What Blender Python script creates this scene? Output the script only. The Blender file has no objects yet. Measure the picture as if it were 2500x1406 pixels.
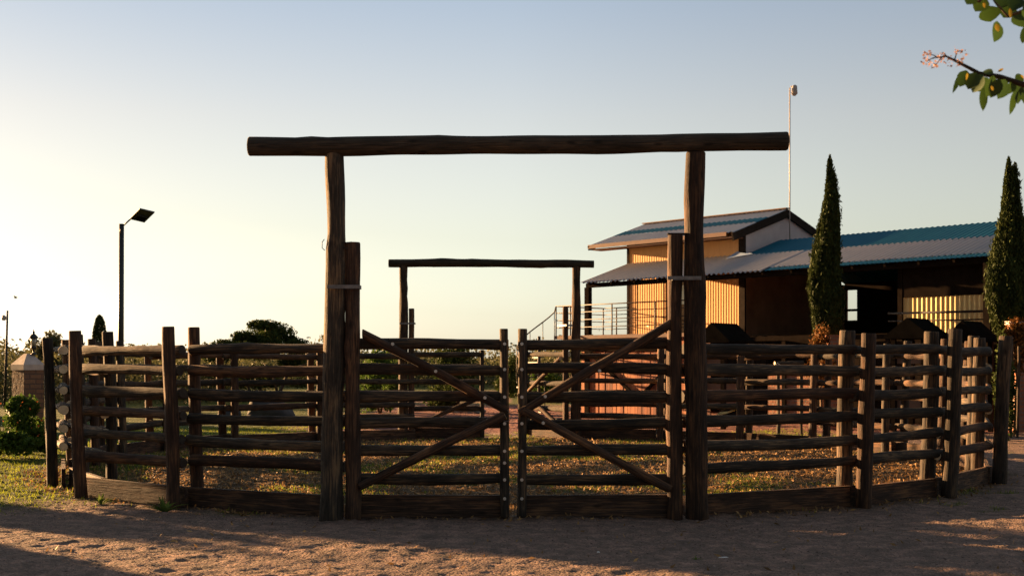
import bpy, math, random
import numpy as np
from mathutils import Vector, Matrix

R = math.radians
PI = math.pi
scene = bpy.context.scene
col = scene.collection
F = 3100.0; HOR = 893.0; EYE = 1.5          # focal length and horizon measured in the 2500 px photograph
def PX(px, Y): return (px - 1250.0) / F * Y
def PZ(py, Y): return EYE + (HOR - py) / F * Y

SUN_EL = 8.0
SX, SY = math.cos(math.radians(37)), math.sin(math.radians(37))
SUN_DIR = Vector((-SX, SY, math.tan(R(SUN_EL)))).normalized()

# ------------------------------------------------------------------ materials
def new_mat(name):
    m = bpy.data.materials.new(name); m.use_nodes = True
    nt = m.node_tree; b = nt.nodes['Principled BSDF']
    return m, nt, b
def N(nt, typ, **kw):
    n = nt.nodes.new(typ)
    for k, v in kw.items(): setattr(n, k, v)
    return n
def L(nt, a, b): nt.links.new(a, b)
def ramp(nt, fac, stops):
    r = N(nt, 'ShaderNodeValToRGB')
    els = r.color_ramp.elements
    while len(els) < len(stops): els.new(0.5)
    for e, (p, c) in zip(els, stops): e.position = p; e.color = (*c, 1)
    L(nt, fac, r.inputs[0]); return r.outputs[0]
def noise(nt, vec, scale, detail=5, rough=0.6):
    n = N(nt, 'ShaderNodeTexNoise'); n.inputs['Scale'].default_value = scale
    n.inputs['Detail'].default_value = detail; n.inputs['Roughness'].default_value = rough
    if vec is not None: L(nt, vec, n.inputs['Vector'])
    return n.outputs['Fac']
def mapping(nt, vec, sc):
    m = N(nt, 'ShaderNodeMapping'); m.inputs['Scale'].default_value = sc
    L(nt, vec, m.inputs['Vector']); return m.outputs[0]
def bump(nt, h, b, strength=0.5, dist=0.01):
    n = N(nt, 'ShaderNodeBump'); n.inputs['Strength'].default_value = strength
    n.inputs['Distance'].default_value = dist
    L(nt, h, n.inputs['Height']); L(nt, n.outputs[0], b.inputs['Normal'])
def mixc(nt, fac, a, b, mode='MIX'):
    n = N(nt, 'ShaderNodeMix', data_type='RGBA', blend_type=mode)
    for s, v in ((n.inputs[0], fac), (n.inputs[6], a), (n.inputs[7], b)):
        if hasattr(v, 'is_linked') or hasattr(v, 'links'): L(nt, v, s)
        elif isinstance(v, tuple): s.default_value = (*v, 1)
        else: s.default_value = v
    return n.outputs[2]
def mathn(nt, op, a, b=0.0):
    n = N(nt, 'ShaderNodeMath', operation=op)
    for s, v in ((n.inputs[0], a), (n.inputs[1], b)):
        if isinstance(v, (int, float)): s.default_value = v
        else: L(nt, v, s)
    return n.outputs[0]
def attr(nt, name):
    a = N(nt, 'ShaderNodeAttribute'); a.attribute_name = name; return a
def objco(nt): return N(nt, 'ShaderNodeTexCoord').outputs['Object']

def wood_mat(name, dark, mid, light, rough=0.85):
    m, nt, b = new_mat(name)
    co = attr(nt, 'logco').outputs['Vector']
    st = noise(nt, mapping(nt, co, (1, 1, 0.06)), 55, 6, 0.65)
    bl = noise(nt, mapping(nt, co, (1, 1, 0.35)), 7, 4, 0.6)
    fac = mathn(nt, 'ADD', mathn(nt, 'MULTIPLY', st, 0.6), mathn(nt, 'MULTIPLY', bl, 0.4))
    c = ramp(nt, fac, [(0.36, dark), (0.5, mid), (0.66, light)])
    oi = N(nt, 'ShaderNodeObjectInfo')
    c = mixc(nt, 1.0, c, ramp(nt, oi.outputs['Random'], [(0, (.62, .62, .60)), (.35, (1, .92, .86)), (.7, (1.05, 1.05, 1.05)), (1, (1.35, 1.3, 1.22))]), 'MULTIPLY')
    kn = N(nt, 'ShaderNodeTexVoronoi'); kn.inputs['Scale'].default_value = 9; L(nt, mapping(nt, co, (1, 1, .35)), kn.inputs['Vector'])
    c = mixc(nt, ramp(nt, kn.outputs['Distance'], [(.08, (.75, .75, .75)), (.2, (0, 0, 0))]), c, tuple(v * .45 for v in dark))
    crk = noise(nt, mapping(nt, co, (1, 1, .03)), 95, 3, .5)
    c = mixc(nt, ramp(nt, crk, [(.60, (0, 0, 0)), (.68, (.8, .8, .8))]), c, tuple(v * .4 for v in dark))
    L(nt, c, b.inputs['Base Color']); b.inputs['Roughness'].default_value = rough
    b.inputs['Specular IOR Level'].default_value = 0.2
    h = mathn(nt, 'ADD', st, mathn(nt, 'MULTIPLY', bl, 0.6))
    h = mathn(nt, 'SUBTRACT', h, mathn(nt, 'MULTIPLY', crk, .8)); bump(nt, h, b, 0.8, 0.014)
    return m
M = {}
M['log'] = wood_mat('weathered_log', (.018, .016, .013), (.040, .033, .026), (.19, .125, .07))
M['log_red'] = wood_mat('red_brown_log', (.024, .016, .012), (.052, .032, .022), (.19, .10, .05))
M['log_dark'] = wood_mat('dark_log', (.020, .018, .014), (.045, .038, .029), (.10, .075, .05))
def cut_mat():
    m, nt, b = new_mat('sawn_log_end')
    co = attr(nt, 'logco').outputs['Vector']
    sep = N(nt, 'ShaderNodeSeparateXYZ'); L(nt, co, sep.inputs[0])
    r2 = mathn(nt, 'SQRT', mathn(nt, 'ADD', mathn(nt, 'MULTIPLY', sep.outputs[0], sep.outputs[0]), mathn(nt, 'MULTIPLY', sep.outputs[1], sep.outputs[1])))
    n1 = noise(nt, co, 14, 3)
    ring = mathn(nt, 'SINE', mathn(nt, 'ADD', mathn(nt, 'MULTIPLY', r2, 900), mathn(nt, 'MULTIPLY', n1, 8)))
    f = mathn(nt, 'ADD', mathn(nt, 'MULTIPLY', ring, .18), n1)
    L(nt, ramp(nt, f, [(0.2, (.40, .30, .18)), (0.55, (.66, .54, .36)), (0.8, (.78, .66, .46))]), b.inputs['Base Color'])
    b.inputs['Roughness'].default_value = 0.9
    return m
M['cut'] = cut_mat()
def flat_mat(name, c, rough=0.6, metal=0.0, var=0.25, scale=6, bmp=0.0, spec=0.4):
    m, nt, b = new_mat(name)
    co = objco(nt); n1 = noise(nt, co, scale, 6)
    lo = tuple(v * (1 - var) for v in c); hi = tuple(min(1, v * (1 + var)) for v in c)
    L(nt, ramp(nt, n1, [(0.3, lo), (0.7, hi)]), b.inputs['Base Color'])
    b.inputs['Roughness'].default_value = rough; b.inputs['Metallic'].default_value = metal
    b.inputs['Specular IOR Level'].default_value = spec
    if bmp: bump(nt, noise(nt, co, scale * 6, 5), b, bmp, 0.01)
    return m
M['steel'] = flat_mat('galvanised_steel', (.17, .165, .16), 0.55, 0.5, .3, 20)
M['bolt'] = flat_mat('bright_zinc', (.5, .5, .48), 0.35, 0.6, .1, 30)
M['rusty'] = flat_mat('painted_rail_steel', (.02, .016, .014), 0.6, 0.0, .4, 9)
M['pole'] = flat_mat('dark_grey_pole_paint', (.018, .022, .022), 0.5, 0.0, .2, 4)
M['white_pipe'] = flat_mat('white_mast_paint', (.36, .32, .29), 0.5, 0, .15, 8)
M['glass'] = flat_mat('dusty_glass', (.08, .10, .12), 0.12, 0.0, .1, 4, 0, .6)
M['rust_trim'] = flat_mat('rust_red_fascia', (.085, .032, .018), 0.7, 0, .35, 5)
M['dark_trim'] = flat_mat('dark_brown_trim', (.022, .017, .014), .95, 0, .3, 6, 0, 0.05)
M['brown_panel'] = flat_mat('dark_brown_cladding', (.13, .078, .055), 0.8, 0, .25, 1.5)
M['stucco'] = flat_mat('pale_mauve_render', (.42, .36, .35), 0.9, 0, .08, 3, .25)
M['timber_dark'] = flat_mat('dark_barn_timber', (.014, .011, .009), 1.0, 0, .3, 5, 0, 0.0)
M['flashing'] = flat_mat('pale_blue_flashing', (.38, .48, .62), 0.45, 0, .1, 5)
M['rock'] = flat_mat('grey_tan_rock', (.22, .20, .17), 0.9, 0, .4, 3, .8)
M['blue_roof_t'] = None
def sheet_mat(name, base, dirt, amt=.5, rough=.5, metal=0.0, stretch=(1, 1, .25), scale=5):
    m, nt, b = new_mat(name)
    co = objco(nt)
    a = noise(nt, mapping(nt, co, stretch), scale, 7, .65)
    s = noise(nt, mapping(nt, co, stretch), scale * 6, 4, .6)
    f = mathn(nt, 'ADD', mathn(nt, 'MULTIPLY', a, .65), mathn(nt, 'MULTIPLY', s, .35))
    c = ramp(nt, f, [(0.35, base), (0.35 + .4 * amt + .1, tuple((x + y) / 2 for x, y in zip(base, dirt))), (0.8, dirt)])
    L(nt, c, b.inputs['Base Color']); b.inputs['Roughness'].default_value = rough
    b.inputs['Metallic'].default_value = metal; b.inputs['Specular IOR Level'].default_value = .12
    bump(nt, f, b, .12, .01)
    return m
M['cream_sheet'] = sheet_mat('cream_corrugated_sheet', (.68, .39, .175), (.46, .25, .10), .4, .7, 0, (1, 1, .15), 3)
M['yellow_sheet'] = sheet_mat('yellow_corrugated_sheet', (.68, .54, .25), (.5, .36, .15), .4, .7, 0, (1, 1, .15), 3)
M['grey_sheet'] = sheet_mat('grey_roof_sheet', (.24, .24, .255), (.36, .33, .32), .5, .45, .0, (1, .2, 1), 2.5)
M['blue_sheet'] = sheet_mat('teal_blue_roof_sheet', (.001, .080, .135), (.008, .115, .165), .5, .75, 0, (1, .2, 1), 2.5)
def plank_mat():
    m, nt, b = new_mat('red_stained_planks')
    co = attr(nt, 'logco').outputs['Vector']
    t = attr(nt, 'tint').outputs['Fac']
    st = noise(nt, mapping(nt, co, (1, 1, .08)), 30, 6)
    f = mathn(nt, 'ADD', mathn(nt, 'MULTIPLY', st, .5), mathn(nt, 'MULTIPLY', t, .5))
    L(nt, ramp(nt, f, [(.2, (.08, .02, .008)), (.45, (.28, .075, .022)), (.75, (.40, .15, .055))]), b.inputs['Base Color'])
    b.inputs['Roughness'].default_value = .8; bump(nt, st, b, .4, .008)
    return m
M['planks'] = plank_mat()
def brick_mat(name, c1, c2, mortar, scale=1.0):
    m, nt, b = new_mat(name)
    geo = N(nt, 'ShaderNodeTexCoord'); sep = N(nt, 'ShaderNodeSeparateXYZ'); L(nt, geo.outputs['Object'], sep.inputs[0])
    xy = mathn(nt, 'ADD', sep.outputs[0], sep.outputs[1])
    cb = N(nt, 'ShaderNodeCombineXYZ'); L(nt, xy, cb.inputs[0]); L(nt, sep.outputs[2], cb.inputs[1])
    br = N(nt, 'ShaderNodeTexBrick'); L(nt, cb.outputs[0], br.inputs['Vector'])
    br.inputs['Color1'].default_value = (*c1, 1); br.inputs['Color2'].default_value = (*c2, 1); br.inputs['Mortar'].default_value = (*mortar, 1)
    br.inputs['Scale'].default_value = scale; br.inputs['Mortar Size'].default_value = .012
    br.inputs['Brick Width'].default_value = .24; br.inputs['Row Height'].default_value = .09
    n1 = noise(nt, geo.outputs['Object'], 12, 5)
    c = mixc(nt, mathn(nt, 'MULTIPLY', n1, .6), br.outputs['Color'], (.16, .08, .05))
    L(nt, c, b.inputs['Base Color']); b.inputs['Roughness'].default_value = .9
    h = mathn(nt, 'SUBTRACT', n1, mathn(nt, 'MULTIPLY', br.outputs['Fac'], 1.0)); bump(nt, h, b, .8, .015)
    return m
M['brick'] = brick_mat('red_brick', (.36, .13, .06), (.26, .09, .045), (.22, .17, .13))
M['stone_brick'] = brick_mat('rough_brown_stone_brick', (.13, .075, .045), (.20, .11, .06), (.07, .055, .045))
M['cap'] = flat_mat('pale_cement_cap', (.42, .36, .32), .9, 0, .15, 8, .4)

def leaf_mat(name, dark, light, trans=0.25):
    m, nt, b = new_mat(name)
    t = attr(nt, 'tint').outputs['Fac']
    c = ramp(nt, t, [(0.0, dark), (1.0, light)])
    L(nt, c, b.inputs['Base Color']); b.inputs['Roughness'].default_value = .6
    b.inputs['Specular IOR Level'].default_value = .25 if 'broad' in name else .04
    if trans:
        out = nt.nodes['Material Output']; tr = N(nt, 'ShaderNodeBsdfTranslucent'); mx = N(nt, 'ShaderNodeMixShader')
        L(nt, c, tr.inputs[0]); mx.inputs[0].default_value = trans
        L(nt, b.outputs[0], mx.inputs[1]); L(nt, tr.outputs[0], mx.inputs[2]); L(nt, mx.outputs[0], out.inputs[0])
    return m
M['cypress'] = leaf_mat('cypress_foliage', (.016, .026, .010), (.058, .075, .020), .10)
M['leaf_dark'] = leaf_mat('dark_tree_foliage', (.016, .028, .008), (.075, .10, .025), .2)
M['leaf_olive'] = leaf_mat('olive_scrub_foliage', (.05, .055, .022), (.16, .155, .07), .2)
M['leaf_bright'] = leaf_mat('bright_green_foliage', (.02, .045, .008), (.10, .16, .03), .3)
M['leaf_orange'] = leaf_mat('sunlit_orange_foliage', (.16, .07, .02), (.45, .20, .06), .25)  # sunlit orange put into the leaf colour
M['leaf_round'] = leaf_mat('broad_round_leaves', (.018, .042, .010), (.045, .09, .016), .2)
M['leaf_yellow'] = leaf_mat('yellow_turning_leaves', (.20, .15, .02), (.32, .22, .03), .3)
M['flower_pink'] = leaf_mat('pale_pink_blossom', (.26, .15, .11), (.40, .25, .19), .3)
M['flower_red'] = leaf_mat('orange_red_flowers', (.55, .10, .03), (.8, .25, .06), .3)
M['grass'] = leaf_mat('short_grass', (.06, .09, .008), (.30, .34, .03), .4)
M['straw'] = leaf_mat('dry_straw_litter', (.10, .06, .03), (.50, .30, .13), .15)
M['bark'] = wood_mat('tree_bark', (.03, .022, .016), (.07, .05, .035), (.13, .09, .06))
M['bird'] = flat_mat('dark_feathers', (.03, .03, .03), .8)
M['white_plastic'] = flat_mat('white_plastic', (.7, .68, .6), .5, 0, .05)
M['straw_hose'] = flat_mat('straw_coloured_pole', (.6, .45, .2), .7)
def ground_mat():
    m, nt, b = new_mat('ground_soil')
    co = N(nt, 'ShaderNodeTexCoord').outputs['Object']
    z = attr(nt, 'zone').outputs['Vector']
    sep = N(nt, 'ShaderNodeSeparateXYZ'); L(nt, z, sep.inputs[0])
    fine = noise(nt, co, 42, 6, .75); mid = noise(nt, co, 5, 6, .65); big = noise(nt, co, .7, 5, .6)
    vor = N(nt, 'ShaderNodeTexVoronoi'); vor.inputs['Scale'].default_value = 38; L(nt, co, vor.inputs['Vector'])
    f = mathn(nt, 'ADD', mathn(nt, 'MULTIPLY', fine, .5), mathn(nt, 'MULTIPLY', mid, .5))
    dirt = ramp(nt, f, [(.36, (.10, .083, .070)), (.5, (.25, .175, .14)), (.63, (.62, .385, .30))])
    dirt = mixc(nt, mathn(nt, 'MULTIPLY', big, .5), dirt, (.215, .155, .12))
    road = ramp(nt, f, [(.33, (.19, .085, .07)), (.68, (.33, .16, .13))])
    earth = ramp(nt, f, [(.36, (.05, .04, .025)), (.5, (.13, .088, .048)), (.68, (.34, .20, .095))])
    gr = ramp(nt, f, [(.33, (.022, .034, .006)), (.5, (.07, .095, .014)), (.68, (.17, .18, .03))])
    c = mixc(nt, sep.outputs[1], dirt, earth)
    c = mixc(nt, sep.outputs[2], c, road)
    c = mixc(nt, sep.outputs[0], c, gr)
    L(nt, c, b.inputs['Base Color']); b.inputs['Roughness'].default_value = .95
    b.inputs['Specular IOR Level'].default_value = .1
    h = mathn(nt, 'ADD', fine, mathn(nt, 'MULTIPLY', vor.outputs['Distance'], -1.2)); bump(nt, h, b, 1.0, .05)
    return m
M['ground'] = ground_mat()
del M['blue_roof_t']

# ------------------------------------------------------------------ objects
def tag(o, label=None, cat=None, group=None, kind=None):
    if label: o['label'] = label
    if cat: o['category'] = cat
    if group: o['group'] = group
    if kind: o['kind'] = kind
    return o
def empty(name, loc=(0, 0, 0), rz=0.0):
    o = bpy.data.objects.new(name, None); col.objects.link(o)
    o.location = loc; o.rotation_euler = (0, 0, rz); o.empty_display_size = .2
    return o

class MB:
    """collects verts and faces with the local wood coordinate and a tint"""
    def __init__(s): s.v = []; s.f = []; s.mi = []; s.c = []; s.t = []; s.sm = []
    def add(s, verts, faces, mi=0, co=None, tint=.5, smooth=False):
        k = len(s.v); s.v += [tuple(v) for v in verts]
        s.c += [tuple(q) for q in (co if co is not None else verts)]
        s.t += [tint] * len(verts)
        for i, f in enumerate(faces):
            s.f.append(tuple(k + j for j in f)); s.mi.append(mi if isinstance(mi, int) else mi[i])
            s.sm.append(smooth if isinstance(smooth, bool) else smooth[i])
        return s
    def build(s, name, mats, parent=None, loc=None, inv=None):
        me = bpy.data.meshes.new(name)
        vs = s.v
        if inv is not None: vs = [tuple(inv @ Vector(v)) for v in vs]
        me.from_pydata(vs, [], s.f)
        for m in (mats if isinstance(mats, (list, tuple)) else [mats]): me.materials.append(m)
        me.polygons.foreach_set('material_index', s.mi)
        me.polygons.foreach_set('use_smooth', s.sm)
        a = me.attributes.new('logco', 'FLOAT_VECTOR', 'POINT'); a.data.foreach_set('vector', np.array(s.c, dtype=np.float32).ravel())
        a = me.attributes.new('tint', 'FLOAT', 'POINT'); a.data.foreach_set('value', np.array(s.t, dtype=np.float32))
        me.update()
        o = bpy.data.objects.new(name, me); col.objects.link(o)
        if parent is not None: o.parent = parent
        return o
    # a debarked pole of uneven radius, sawn at both ends
    def log(s, p0, p1, r0, r1=None, seg=14, wob=.012, knots=2, cut0=None, cut1=None, rng=random, bend=.012, step=.16, end0=1):
        p0 = Vector(p0); p1 = Vector(p1); r1 = r0 if r1 is None else r1
        ax = p1 - p0; Ln = ax.length; ax.normalize()
        a = Vector((0, 0, 1)) if abs(ax.z) < .9 else Vector((1, 0, 0))
        e1 = ax.cross(a).normalized(); e2 = ax.cross(e1).normalized()
        n = max(3, int(Ln / step) + 1)
        ph = [rng.uniform(0, 6.28) for _ in range(6)]; off = rng.uniform(0, 60)
        kn = [(rng.uniform(.1, .9) * Ln, rng.uniform(0, 6.28), rng.uniform(.4, 1) * wob * 2.2, rng.uniform(.04, .09)) for _ in range(knots)]
        V = []; C = []
        rows = [0] + [.012] + [Ln * i / n for i in range(1, n)] + [Ln - .012] + [Ln]
        if cut1 is not None: rows = [t for t in rows if t < Ln - .30 or t > Ln - .013]
        last = len(rows) - 1
        for ri, t in enumerate(rows):
            u = t / Ln
            r = r0 + (r1 - r0) * u
            cx = bend * math.sin(PI * u) * math.sin(ph[0]) + .4 * bend * math.sin(2.3 * t + ph[1]) * min(1, 8 * u, 8 * (1 - u))
            cy = bend * math.sin(PI * u) * math.cos(ph[0]) + .4 * bend * math.sin(1.9 * t + ph[2]) * min(1, 8 * u, 8 * (1 - u))
            for j in range(seg):
                th = 2 * PI * j / seg
                rr = r * (.93 if ri in (0, last) else 1)
                rr += wob * (.45 * math.sin(2 * th + 3.1 * t + ph[3]) + .35 * math.sin(3 * th - 4.7 * t + ph[4]) + .35 * math.sin(7.3 * t + ph[5]))
                for kt, kth, ka, kw in kn:
                    d = (t - kt) / kw; dt = (th - kth + PI) % (2 * PI) - PI
                    rr += ka * math.exp(-d * d) * math.exp(-dt * dt * 1.2)
                x, y = rr * math.cos(th) + cx, rr * math.sin(th) + cy
                tt = t
                rad = e1 * x + e2 * y
                if ri <= 1 and cut0 is not None: tt = t - rad.dot(cut0) / ax.dot(cut0)
                if ri >= last - 1 and cut1 is not None: tt = t - rad.dot(cut1) / ax.dot(cut1)
                V.append(p0 + ax * tt + rad); C.append((x, y, t + off))
        k = len(rows); Fc = []; mi = []; sm = []
        for i in range(k - 1):
            for j in range(seg):
                j2 = (j + 1) % seg
                Fc.append((i * seg + j, (i + 1) * seg + j, (i + 1) * seg + j2, i * seg + j2)); mi.append(0); sm.append(True)
        Fc.append(tuple(range(seg))); mi.append(end0); sm.append(False)
        Fc.append(tuple(reversed(range((k - 1) * seg, k * seg)))); mi.append(1); sm.append(False)
        s.add(V, Fc, mi, C, .5, sm); return s
    def box(s, lo, hi, mi=0, mat=None, tint=.5, rng=random, bev=0.0, off=None):
        x0, y0, z0 = lo; x1, y1, z1 = hi
        vs = [(x0, y0, z0), (x1, y0, z0), (x1, y1, z0), (x0, y1, z0), (x0, y0, z1), (x1, y0, z1), (x1, y1, z1), (x0, y1, z1)]
        fs = [(0, 3, 2, 1), (4, 5, 6, 7), (0, 1, 5, 4), (1, 2, 6, 5), (2, 3, 7, 6), (3, 0, 4, 7)]
        o = rng.uniform(0, 50) if off is None else off
        d = (x1 - x0, y1 - y0, z1 - z0); k = d.index(max(d))
        cs = []
        for v in vs:
            q = [v[0], v[1], v[2]]; q[2], q[k] = q[k], q[2]
            cs.append((q[0], q[1], q[2] + o))
        if mat is not None: vs = [tuple(mat @ Vector(v)) for v in vs]
        s.add(vs, fs, mi, cs, tint); return s
    def beam(s, p0, p1, w, h, mi=0, rng=random, up=Vector((0, 0, 1)), tint=.5):
        p0 = Vector(p0); p1 = Vector(p1); ax = (p1 - p0); Ln = ax.length; ax.normalize()
        e = ax.cross(up)
        e = e.normalized() if e.length > 1e-4 else Vector((1, 0, 0)); g = e.cross(ax).normalized()
        mt = Matrix(((e.x, g.x, ax.x, p0.x), (e.y, g.y, ax.y, p0.y), (e.z, g.z, ax.z, p0.z), (0, 0, 0, 1)))
        return s.box((-w / 2, -h / 2, 0), (w / 2, h / 2, Ln), mi, mt, tint, rng)
    def tube(s, pts, r, seg=8, mi=0, caps=True, tint=.5):
        pts = [Vector(p) for p in pts]; n = len(pts); rs = r if isinstance(r, (list, tuple)) else [r] * n
        V = []; C = []; tl = 0; o = random.uniform(0, 50)
        e1 = None
        for i, p in enumerate(pts):
            d = (pts[min(i + 1, n - 1)] - pts[max(i - 1, 0)]).normalized()
            if e1 is None:
                a = Vector((0, 0, 1)) if abs(d.z) < .9 else Vector((1, 0, 0)); e1 = d.cross(a).normalized()
            else: e1 = (e1 - d * e1.dot(d)).normalized()
            e2 = d.cross(e1)
            if i: tl += (p - pts[i - 1]).length
            for j in range(seg):
                th = 2 * PI * j / seg; V.append(p + (e1 * math.cos(th) + e2 * math.sin(th)) * rs[i]); C.append((rs[i] * math.cos(th), rs[i] * math.sin(th), tl + o))
        fs = []
        for i in range(n - 1):
            for j in range(seg):
                j2 = (j + 1) % seg; fs.append((i * seg + j, i * seg + j2, (i + 1) * seg + j2, (i + 1) * seg + j))
        sm = [True] * len(fs)
        if caps: fs += [tuple(reversed(range(seg))), tuple(range((n - 1) * seg, n * seg))]; sm += [False, False]
        s.add(V, fs, mi, C, tint, sm); return s

# leaf clouds: thousands of small leaf faces
def leaf_mesh(name, centers, size, mat, parent=None, seed=0, elong=1.7, up=0.0, tint=None, fold=True):
    rg = np.random.default_rng(seed)
    c = np.asarray(centers, dtype=np.float64); n = len(c)
    d = rg.normal(size=(n, 3)); d[:, 2] += up; d /= np.linalg.norm(d, axis=1)[:, None] + 1e-9
    a = rg.normal(size=(n, 3)); s = np.cross(d, a); s /= np.linalg.norm(s, axis=1)[:, None] + 1e-9
    sz = (size if np.ndim(size) else np.full(n, size)) * rg.uniform(.6, 1.35, n)
    l = d * (sz * elong / 2)[:, None]; w = s * (sz / 2)[:, None]
    v = np.empty((n, 4, 3)); v[:, 0] = c - l; v[:, 1] = c + w - l * .1; v[:, 2] = c + l; v[:, 3] = c - w - l * .1
    me = bpy.data.meshes.new(name)
    me.vertices.add(4 * n); me.vertices.foreach_set('co', v.astype(np.float32).ravel())
    me.loops.add(4 * n); me.loops.foreach_set('vertex_index', np.arange(4 * n, dtype=np.int32))
    me.polygons.add(n); me.polygons.foreach_set('loop_start', np.arange(0, 4 * n, 4, dtype=np.int32))
    me.update(calc_edges=True); me.materials.append(mat)
    t = rg.uniform(0, 1, n) if tint is None else np.clip(np.asarray(tint) + rg.normal(0, .18, n), 0, 1)
    at = me.attributes.new('tint', 'FLOAT', 'POINT'); at.data.foreach_set('value', np.repeat(t, 4).astype(np.float32))
    me.validate()
    o = bpy.data.objects.new(name, me); col.objects.link(o)
    if parent is not None: o.parent = parent
    return o

# value noise for numpy
def vnoise(x, y, scale, seed=0):
    rg = np.random.default_rng(seed); G = rg.random((256, 256))
    u = x * scale + 1000.3; w = y * scale + 1000.7
    i = np.floor(u).astype(int); j = np.floor(w).astype(int); fu = u - i; fw = w - j
    fu = fu * fu * (3 - 2 * fu); fw = fw * fw * (3 - 2 * fw)
    g = lambda a, b: G[a % 256, b % 256]
    return (g(i, j) * (1 - fu) + g(i + 1, j) * fu) * (1 - fw) + (g(i, j + 1) * (1 - fu) + g(i + 1, j + 1) * fu) * fw
def fbm(x, y, scale, octv=4, seed=0, gain=.5):
    s = 0; a = 1; t = 0
    for k in range(octv): s = s + a * vnoise(x, y, scale * 2 ** k, seed + k); t += a; a *= gain
    return s / t
def sstep(a, b, x): t = np.clip((x - a) / (b - a), 0, 1); return t * t * (3 - 2 * t)

PEN = (0.0, 19.35); PR = 6.92
def zones(x, y):
    r = np.hypot(x - PEN[0], y - PEN[1])
    inpen = 1 - sstep(PR - .5, PR + .4, r)
    n1 = fbm(x, y, .55, 4, 11); n2 = fbm(x, y, 1.6, 3, 23)
    # grass: lawn on the left, weedy patches in the pen, meadow beyond the road
    lawn = sstep(-4.1, -5.6, x + .35 * (14 - y) * 0 + (n2 - .5) * 2.2) * sstep(12.6, 14.2, y + (n2 - .5) * 1.5) * (1 - inpen)
    penx = inpen * sstep(.50, .64, n1 * .6 + n2 * .4 + .10 * sstep(17.5, 22, y) - .05 * sstep(3, 5, x))
    back = sstep(25.5, 27, y + (n1 - .5) * 4) * (1 - sstep(31, 33, y + (n1 - .5) * 3)) * sstep(.42, .55, n1) * (1 - sstep(3, 8, x))
    far = sstep(46, 52, y + (n1 - .5) * 8) * sstep(.30, .45, n1)
    leftb = sstep(-6.5, -8, x) * sstep(14, 16, y)
    tuft = sstep(.66, .74, n2 * .5 + n1 * .5) * (1 - inpen) * .8
    g = np.clip(np.maximum.reduce([lawn, penx * .85, back, far, leftb, tuft]), 0, 1)
    road = sstep(27.5, 29, y + (n1 - .5) * 2) * (1 - far)
    return g, inpen, road
def gheight(x, y):
    r = np.hypot(x - PEN[0], y - PEN[1]); inpen = 1 - sstep(PR - .5, PR + .2, r)
    near = 1 - sstep(34, 60, y)
    h = (fbm(x, y, .5, 2, 5) - .5) * .05 + (fbm(x, y, 2.3, 3, 7) - .5) * .035 + (fbm(x, y, 8.5, 3, 9, .7) - .5) * (.034 + .035 * inpen)
    return h * near

# ------------------------------------------------------------------ ground: one sheet to the horizon
def axis(segs):
    out = []
    for a, b, s in segs: out += list(np.arange(a, b, s))
    return out
xs = [-900, -500, -300, -180, -110, -70, -45] + axis([(-30, -14, .8), (-14, -8.2, .22), (-8.2, 8.6, .036), (8.6, 16, .22), (16, 32, .8)]) + [32, 45, 70, 110, 180, 300, 500, 900]
ys = [-60, -30, -12, -4] + axis([(0, 7.6, .4), (7.6, 13.4, .034), (13.4, 20, .045), (20, 28, .085), (28, 46, .3)]) + [46, 50, 55, 61, 70, 82, 100, 130, 180, 260, 400, 650, 1100]
xs = np.array(xs); ys = np.array(ys)
GX, GY = np.meshgrid(xs, ys); nx, ny = len(xs), len(ys)
GZ = gheight(GX, GY)
me = bpy.data.meshes.new('ground')
me.vertices.add(nx * ny); me.vertices.foreach_set('co', np.stack([GX, GY, GZ], -1).astype(np.float32).ravel())
I = np.arange((ny - 1) * (nx - 1)); row = I // (nx - 1); cl = I % (nx - 1); a0 = row * nx + cl
q = np.stack([a0, a0 + 1, a0 + nx + 1, a0 + nx], -1).astype(np.int32)
me.loops.add(q.size); me.loops.foreach_set('vertex_index', q.ravel())
me.polygons.add(len(q)); me.polygons.foreach_set('loop_start', np.arange(0, q.size, 4, dtype=np.int32))
me.polygons.foreach_set('use_smooth', np.ones(len(q), dtype=bool))
me.update(calc_edges=True)
zg, zp, zr = zones(GX, GY)
at = me.attributes.new('zone', 'FLOAT_VECTOR', 'POINT'); at.data.foreach_set('vector', np.stack([zg, zp, zr], -1).astype(np.float32).ravel())
me.materials.append(M['ground'])
ground = bpy.data.objects.new('ground', me); col.objects.link(ground); ground['kind'] = 'structure'

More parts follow.
